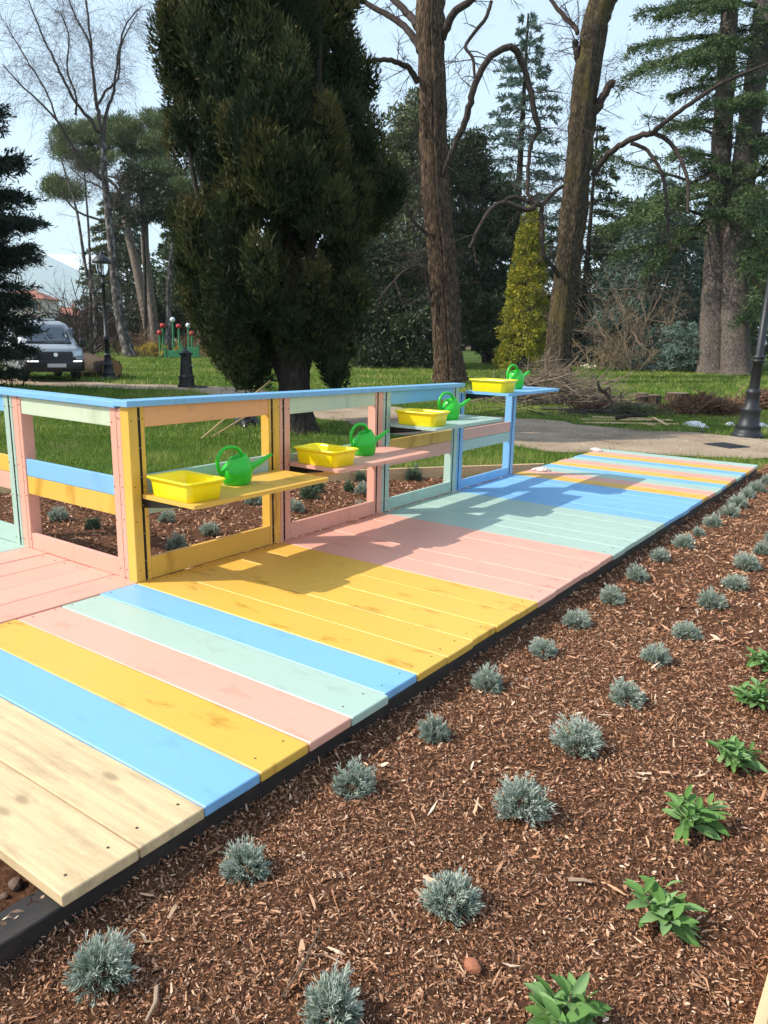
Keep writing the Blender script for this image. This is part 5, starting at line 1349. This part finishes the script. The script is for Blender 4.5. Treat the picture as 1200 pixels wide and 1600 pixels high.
def patch(ys, zs, off, mat, name, par=van, wav=0):
    """a panel lying on the front of the van, off metres proud"""
    mb = MB(); V = []; sz = np.array([s[0] for s in st]); sx = np.array([s[1] for s in st]); sw = np.array([s[2] for s in st]); n1, n2 = 11, 6
    for k in range(2):
        for j in range(n2):
            for i in range(n1):
                f = j / (n2 - 1); zl, zh = zs; z = zl + (zh - zl) * f; yy = ys[0] + (ys[1] - ys[0]) * i / (n1 - 1)
                if wav: z += wav * (abs(yy)) 
                x, w = np.interp(z, sz, sx), np.interp(z, sz, sw); a = yy / w
                V.append((x - .16 * abs(a) ** 2.6 - .02 + (off if k else -.01), yy, z))
    m_ = n1 * n2; F = []
    for j in range(n2 - 1):
        for i in range(n1 - 1):
            q = (j * n1 + i, j * n1 + i + 1, (j + 1) * n1 + i + 1, (j + 1) * n1 + i); F += [tuple(m_ + e for e in q), q[::-1]]
    rim_ = [i for i in range(n1)] + [j * n1 + n1 - 1 for j in range(1, n2)] + [(n2 - 1) * n1 + i for i in range(n1 - 2, -1, -1)] + [j * n1 for j in range(n2 - 2, 0, -1)]
    for a, b_ in zip(rim_, rim_[1:] + rim_[:1]): F.append((a, b_, m_ + b_, m_ + a))
    mb.add(V, F); return mb.part(name, mat, par, True, local=True, loc=(0, 0, 0))
patch((-.66, .66), (1.12, 1.70), .012, VGL, 'windscreen')
patch((-.86, .86), (.31, .66), .03, VDK, 'bumper')
patch((-.50, .50), (.72, .90), .014, VDK, 'grille')
patch((-.60, .60), (.655, .735), .016, VDK, 'lower_grille')
for s in (-1, 1):
    patch((s * .82, s * .52) if s < 0 else (.52, .82), (.70, .86), .02, HEAD, 'headlight', wav=.09)
    patch((-.78, -.50) if s < 0 else (.50, .78), (.60, .635), .045, drl, 'running_light')
    mb = MB(); add_box(mb, (-.62, s * .99, 1.16), (.14, .20, .26), .04, seg=2); add_box(mb, (-.64, s * .87, 1.10), (.06, .12, .05), .01); mb.part('wing_mirror', VDK, van, True, local=True, loc=(0, 0, 0))
    for wx in (-.80, -2.9):
        mb = MB(); v, f = [], []
        th_ = np.linspace(0, 6.283, 25)[:-1]; pr = [(.0, .10), (.20, .10), (.215, .085), (.31, .09), (.33, .07), (.33, -.07), (.31, -.09), (0, -.09)]
        V = np.concatenate([np.stack([r * np.cos(th_), np.full(24, y), r * np.sin(th_)], 1) for r, y in pr]); a = np.arange(24); b2 = (a + 1) % 24
        mb.add(V, np.concatenate([np.stack([j * 24 + a, j * 24 + b2, (j + 1) * 24 + b2, (j + 1) * 24 + a], 1) for j in range(len(pr) - 1)]))
        w_ = mb.part('wheel', TYRE, van, True, local=True, loc=(wx, s * .76, .33))
        mb = MB(); V = np.concatenate([np.stack([r * np.cos(th_), np.full(24, s * y), r * np.sin(th_)], 1) for r, y in [(.005, .115), (.08, .118), (.20, .104)]]); mb.add(V, np.concatenate([np.stack([j * 24 + a, j * 24 + b2, (j + 1) * 24 + b2, (j + 1) * 24 + a], 1) for j in range(2)])); mb.part('rim', RIMM, w_, True, local=True, loc=(0, 0, 0))
patch((-.27, .27), (.44, .55), .042, PLT, 'number_plate')
mb = MB(); add_tube(mb, [(-.055, 0, .81), (.0, 0, .812)], .062, 20); mb.part('emblem', CHR, van, True, local=True, loc=(0.02, 0, .0))
for y0, y1 in ((.60, .05), (-.02, -.56)):
    mb = MB(); add_tube(mb, [(-.585, y0 * .95, 1.135), (-.60, (y0 + y1) / 2, 1.165), (-.615, y1, 1.175)], .012, 5); mb.part('wiper', VDK, van, local=True, loc=(0, 0, 0))
for k in range(4):
    mb = MB(); add_box(mb, (-2.0 - k * .45, 0, 1.86), (.05, 1.1, .05), .01); mb.part('roof_bar', CHR, van, local=True, loc=(0, 0, 0))
for s in (-1, 1):
    mb = MB(); add_box(mb, (-1.35, s * .80, 1.40), (.80, .03, .42), .01); mb.part('side_window', VGL, van, local=True, loc=(0, 0, 0))

# ------------------------------------------------------------------ felled log, stumps
CUT = tinted('cut_wood', [(0, (.20, .09, .035)), (1, (.42, .23, .11))], .85, nscale=14)
def log(px0, py0, px1, py1, r, label, name='felled_log'):
    a, b_ = gp(px0, py0), gp(px1, py1); a[2] = b_[2] = GZ + r * .95; d = unit(b_ - a); L = np.linalg.norm(b_ - a); m_ = (a + b_) / 2
    t = thing(name, label, 'log', (m_[0], m_[1], GZ)); mb = MB(); add_tube(mb, [a + d * L * u for u in np.linspace(0, 1, 7)], r * (1 + .05 * rng.normal(size=7)), 18, True, ridge=.04); mb.part('trunk', BARK, t, True)
    for s, e in ((-1, a), (1, b_)):
        mb = MB(); add_tube(mb, [e - d * s * .01, e + d * s * .015], [r * .93, r * .93], 18, True); mb.part('cut_face', CUT, t)
    return t
log(128, 576, 175, 591, .34, 'thick felled log with an orange cut end lying behind the street lamp')
log(128, 590, 160, 589, .10, 'thin branch log with a pale cut end lying before the thick log')
OLDCUT = tinted('weathered_cut', [(0, (.10, .075, .055)), (1, (.26, .20, .15))], .9, nscale=14)
def stump(px, py, r, h, label):
    p = gp(px, py); t = thing('tree_stump', label, 'stump', (p[0], p[1], GZ)); mb = MB()
    add_tube(mb, [p + [0, 0, -.05], p + [0, 0, .06], p + [0, 0, h * .6], p + [0, 0, h]], [r * 1.25, r * 1.08, r, r], 20, True, ridge=.05, seed=int(px)); mb.part('trunk', BARK, t, True)
    mb = MB(); add_tube(mb, [p + [0, 0, h - .01], p + [0, 0, h + .012]], [r * .94, r * .94], 20, True); mb.part('cut_face', OLDCUT, t)
stump(1003, 632, .16, .28, 'narrow upright tree stump, the left of two beside the brush heap')
stump(1022, 634, .15, .26, 'round bark covered stump touching the narrow one')
stump(1058, 629, .30, .25, 'wide low tree stump, the right of the group beyond the boards')

# ------------------------------------------------------------------ brush heaps
def brush(name, label, px, py, W, Hh, n, L, mat, ang0, leafm=None, nl=0, tint=.5, dp=.8):
    c = gp(px, py); t = thing(name, label, 'brush heap', (c[0], c[1], GZ)); mb = MB(); ex, ey = np.array([_r[0], _r[1], 0]), np.array([FW[0], FW[1], 0])
    for i in range(n):
        u, v = rng.normal() * .42, rng.normal() * .4; hh = Hh * max(0.05, 1 - abs(u) * .9) * rng.random()
        p = c + ex * u * W + ey * v * dp * W * .5 + [0, 0, hh]
        a = ang0 + rng.normal() * .6; d = unit(ex * math.cos(a) + ey * rng.normal() * .5 + np.array([0, 0, math.sin(a) * .4 + rng.normal() * .15]))
        p = p - d * L * .4; p[2] = max(p[2], GZ + .02)
        q = p.copy(); pts = [p]; dd = d
        for _ in range(4):
            dd = unit(dd + rng.normal(size=3) * .14); q = q + dd * L * rng.uniform(.15, .3); q[2] = max(q[2], GZ + .015); pts.append(q.copy())
        r = rng.lognormal(-4.6, .5); add_tube(mb, pts, np.linspace(r, r * .4, 5), 4, False)
        if rng.random() < .55:
            sub_twig(mb, pts[2], unit(dd + rng.normal(size=3) * .6), L * .35, r * .6, 1, .03, .5)
    mb.part('branches', mat, t)['kind'] = 'stuff'
    if leafm:
        mb = MB()
        for _ in range(nl):
            u, v = rng.normal() * .4, rng.normal() * .4; p = c + ex * u * W + ey * v * dp * W * .5 + [0, 0, Hh * max(.05, 1 - abs(u)) * rng.random() * .8 + .05]
            blob(mb, p, (.22, .22, .10), 60, .12, .022, tint + rng.normal() * .15, up=.1, shell=.1)
        mb.part('dead_foliage', leafm, t)['kind'] = 'stuff'
PTW = plain('brush_twig', (.20, .145, .105), .9); DTW = plain('dark_brush', (.06, .045, .035), .9)
brush('brush_heap', 'tangled heap of cut grey brown branches heaped beside the highest shelf', 872, 632, 1.9, .75, 300, 1.5, PTW, 0.1)
brush('brush_heap', 'dark leaning twigs sprouting at the foot of the leaning linden', 850, 600, 1.6, 1.0, 90, 1.2, PTW, 1.2)
brush('brush_heap', 'long dark fallen branches lying on the grass behind the blue shelf', 900, 648, 2.0, .12, 30, 2.0, DTW, 0.05)
brush('brush_heap', 'rusty brown heap of dead conifer boughs left of the street lamp', 1095, 648, 1.05, .42, 120, .8, plain('rust_twig', (.18, .09, .06), .9), .2, DRYB, 130, .5)
brush('brush_heap', 'rusty heap of dead boughs behind the street lamp at the right edge', 1205, 640, 1.2, .5, 90, .8, plain('rust_twig', (.18, .09, .06), .9), .2, DRYB, 110, .5)
brush('brush_heap', 'small heap of green cut sprigs lying between dark twigs and stumps', 985, 648, .7, .12, 30, .5, DTW, .1, HOLM, 46, .62)
brush('brush_heap', 'brown leaf litter and twigs right of the dark fallen branches', 940, 646, .7, .15, 40, .6, PTW, .1, DRYB, 40, .35)
# broken dark branch standing up
t = tree('broken_branch', 'crooked dark broken branch standing upright in the heap', 'branch', gp(950, 640)); mb = MB(); d_ = float((gp(950, 640) - CAM) @ FW)
limb(mb, [(955, 632), (948, 615), (937, 608), (934, 595)], d_, [3.2, 3, 2.6, 2], 7); limb(mb, [(944, 612), (952, 606), (954, 618)], d_, [1.6, 1.2, .8], 5); mb.part('stem', BARKD, t, True)

# ------------------------------------------------------------------ loose boards, bags, drain cover
def loose_board(x0, y0, x1, y1, w, label, z=.012):
    a, b_ = gp(x0, y0), gp(x1, y1); L = np.linalg.norm(b_ - a); m_ = (a + b_) / 2; mb = MB(); add_box(mb, (0, 0, 0), (L, w, .022), .003)
    o = mb.part('loose_board', BORDER, None, loc=(m_[0], m_[1], GZ + z), rot=(0, 0, math.atan2(b_[1] - a[1], b_[0] - a[0]))); tag(o, label, 'board', 'loose boards beside the path')
loose_board(912, 662, 1060, 664, .10, 'long pale board lying nearest the path, end toward the white bag', .02)
loose_board(908, 657, 1050, 658, .09, 'long pale board lying behind the nearest one', .02)
loose_board(925, 653, 1020, 656, .08, 'shorter brown board at the back of the loose boards', .02)
loose_board(1000, 665, 1022, 668, .06, 'short board end poking out across the nearest boards', .045)
loose_board(1020, 656, 1042, 668, .07, 'short board laid crosswise over the long ones', .048)
mb = MB(); limb(mb, [(962, 654), (985, 650), (1010, 650)], 14.6, [3, 2.6, 2], 7); o = mb.part('fallen_branch', BARKD, None); o.location.z += 0; tag(o, 'dark fallen branch lying on top of the loose boards', 'branch')
def sheet(name, px, py, L, B, H, ang, mat, label, cat, z0=GZ):
    p = gp(px, py, z0); mb = MB(); n1, n2 = 18, 10; V = []; g_ = np.random.default_rng(int(px)); nz = g_.normal(size=(n1, n2))
    for i in range(n1):
        for j in range(n2):
            u, v = i / (n1 - 1) * 2 - 1, j / (n2 - 1) * 2 - 1; e = max(0, 1 - u * u) ** .6 * max(0, 1 - v * v) ** .6
            V.append((u * L / 2 + nz[i, j] * .006, v * B / 2 * (1 - .3 * abs(u)) + nz[j, i % n2] * .006, H * e * (1 + .14 * math.sin(i * 1.9 + j) + .10 * nz[i, j]) + .006))
    for i in range(n1):
        for j in range(n2): V.append((V[i * n2 + j][0], V[i * n2 + j][1], .001))
    F = [(i * n2 + j, (i + 1) * n2 + j, (i + 1) * n2 + j + 1, i * n2 + j + 1) for i in range(n1 - 1) for j in range(n2 - 1)]; N = n1 * n2
    F += [tuple(N + q for q in f[::-1]) for f in F]
    rim_ = [(i, 0) for i in range(n1)] + [(n1 - 1, j) for j in range(1, n2)] + [(i, n2 - 1) for i in range(n1 - 2, -1, -1)] + [(0, j) for j in range(n2 - 2, 0, -1)]; rim_ = [i * n2 + j for i, j in rim_]
    F += [(b2, a2, N + a2, N + b2) for a2, b2 in zip(rim_, rim_[1:] + rim_[:1])]
    mb.add(V, F); o = mb.part(name, mat, None, True, loc=(p[0], p[1], z0), rot=(0, 0, ang)); tag(o, label, cat); return o
sheet('plastic_bag', 1086, 666, .58, .26, .09, -.62, WHITEP, 'crumpled white plastic bag lying at the end of the loose boards', 'bag')
sheet('plastic_bag', 1141, 665, .26, .14, .06, -.9, WHITEP, 'small white plastic bag lying left of the street lamp base', 'bag')
sheet('plastic_bag', 1190, 668, .22, .2, .08, .2, WHITEP, 'white plastic scrap right of the street lamp base', 'bag')
sheet('crumpled_cloth', 846, 735, .20, .14, .03, .3, plain('pale_cloth', (.62, .50, .46), .9), 'crumpled pale pink cloth on the left edge of the striped planks', 'cloth', .002)
sheet('crumpled_cloth', 932, 704, .20, .10, .03, -.6, plain('pale_cloth', (.62, .50, .46), .9), 'crumpled pale cloth at the far left corner of the walkway', 'cloth', .002)
sheet('bin_bag', 386, 664, .75, .45, .18, -.5, plain('black_plastic', (.012, .012, .014), .3), 'black plastic sack lying on the grass beside the cypress', 'sack')
p = gp(1135, 697); mb = MB(); add_box(mb, (0, 0, 0), (.52, .46, .03), .006)
t = thing('drain_cover', 'square dark drain cover set in the earth path', 'drain cover', (p[0], p[1], GZ), -.5); mb.part('frame', IRON, t, loc=(0, 0, .004), local=True)
for k in range(5):
    mb = MB(); add_box(mb, (0, -.16 + k * .08, .022), (.40, .05, .008), .002); mb.part('slat', IRON, t, loc=(0, 0, 0), local=True)
p = gp(1097, 676); mb = MB(); lumps(mb, np.zeros((1, 3)), [.055], np.array([.5]), .8); o = mb.part('stone', plain('mossy_stone', (.10, .11, .06), .9), None, loc=(p[0], p[1], GZ + .03)); tag(o, 'round mossy stone on the grass below the white bag', 'stone')

# ------------------------------------------------------------------ tools leaning on the cypress
HDL = plain('tool_handle', (.46, .30, .13), .6)
def pole(a_px, b_px, da, db_, r, label, head=None):
    a, b_ = gp(*a_px), at(*b_px, db_); a[2] = GZ + .02; m_ = a; t = thing('garden_tool', label, 'garden tool', (a[0], a[1], GZ)); mb = MB(); add_tube(mb, [a, (a + b_) / 2, b_], r, 8); mb.part('handle', HDL, t, True)
    d = unit(b_ - a); s = unit(np.cross(d, [0, 0, 1.0])); mb = MB(); add_tube(mb, [b_ - s * .16, b_ + s * .16], .018, 6)
    for k in range(7): add_tube(mb, [b_ + s * (-.15 + .05 * k), b_ + s * (-.15 + .05 * k) + np.cross(s, d) * .07], .006, 4)
    mb.part('rake_head', BLACK, t)
pole((314, 688), (423, 594), 11.6, 12.1, .014, 'wooden handled rake leaning up against the cypress, rising above the rail')
pole((330, 686), (392, 646), 11.6, 12.6, .016, 'thick wooden handled rake lying low against the black sack')

# ------------------------------------------------------------------ playground far left
RED = plain('red_playground', (.45, .03, .03), .5); GRN = plain('green_playground', (.03, .19, .07), .5); WPL = plain('white_playground', (.7, .72, .74), .4)
def ball(c, r, n=10):
    mb = MB(); add_lathe(mb, [(r * math.sin(a) + .001, -r * math.cos(a)) for a in np.linspace(.05, math.pi - .05, n)], 14, c); return mb
for k_, (px, h, mat, w_) in enumerate([(251, 1.35, RED, ''), (256, 1.75, RED, ''), (272, 2.1, WPL, ''), (281, 1.75, RED, ''), (296, 1.8, WPL, ''), (301, 1.35, RED, '')]):
    b_ = grd(px, 45); t = thing('play_pole', ['red ball topped play pole farthest left beyond the lawn', 'taller red ball topped play pole beside the leftmost', 'tallest white ball topped play pole beyond the lawn', 'red ball topped play pole in the middle of the playground', 'white ball topped play pole at the right of the playground', 'low red ball topped play pole just right of the fountain'][k_], 'playground', (b_[0], b_[1], GZ), 0, 'ball topped poles of the playground')
    mb = MB(); add_tube(mb, [(0, 0, 0), (0, 0, h)], .06, 8); mb.part('pole', GRN, t, True, local=True, loc=(0, 0, 0)); ball((0, 0, h + .12), .15).part('ball', mat, t, True, local=True, loc=(0, 0, 0))
for k_, (px, h, lab) in enumerate([(272, .5, 'green play panel standing left beyond the fountain'), (297, .7, 'green and grey play panel standing just above the fountain')]):
    b_ = grd(px, 44.5); t = thing('climbing_frame', lab, 'playground', (b_[0], b_[1], GZ), .6); mb = MB()
    for s in (-.5, .5):
        m2 = MB(); add_box(m2, (s, 0, h / 2 + .1), (.1, .1, h + .2), .01); m2.part('post', GRN, t, local=True, loc=(0, 0, 0))
    mb = MB(); add_box(mb, (0, 0, h * .55), (.88, .05, h * .8), .02); mb.part('panel', GRN, t, local=True, loc=(0, 0, 0))

# ------------------------------------------------------------------ air
hz, hznt, _b = newmat('haze_air'); hznt.nodes.remove(_b)
pv = hznt.nodes.new('ShaderNodeVolumePrincipled'); pv.inputs['Color'].default_value = (.78, .90, 1.0, 1); pv.inputs['Density'].default_value = 0.00019; pv.inputs['Anisotropy'].default_value = 0.0
hznt.links.new(pv.outputs[0], hznt.nodes['Material Output'].inputs['Volume'])
USE_HAZE = True
if USE_HAZE:
    mb = MB(); add_box(mb, (-4500, 6500, 570), (18000, 18000, 1150)); o = mb.part('haze', hz); o['kind'] = 'stuff'; o['label'] = 'thin pale haze in the air'
    o.display_type = 'BOUNDS'
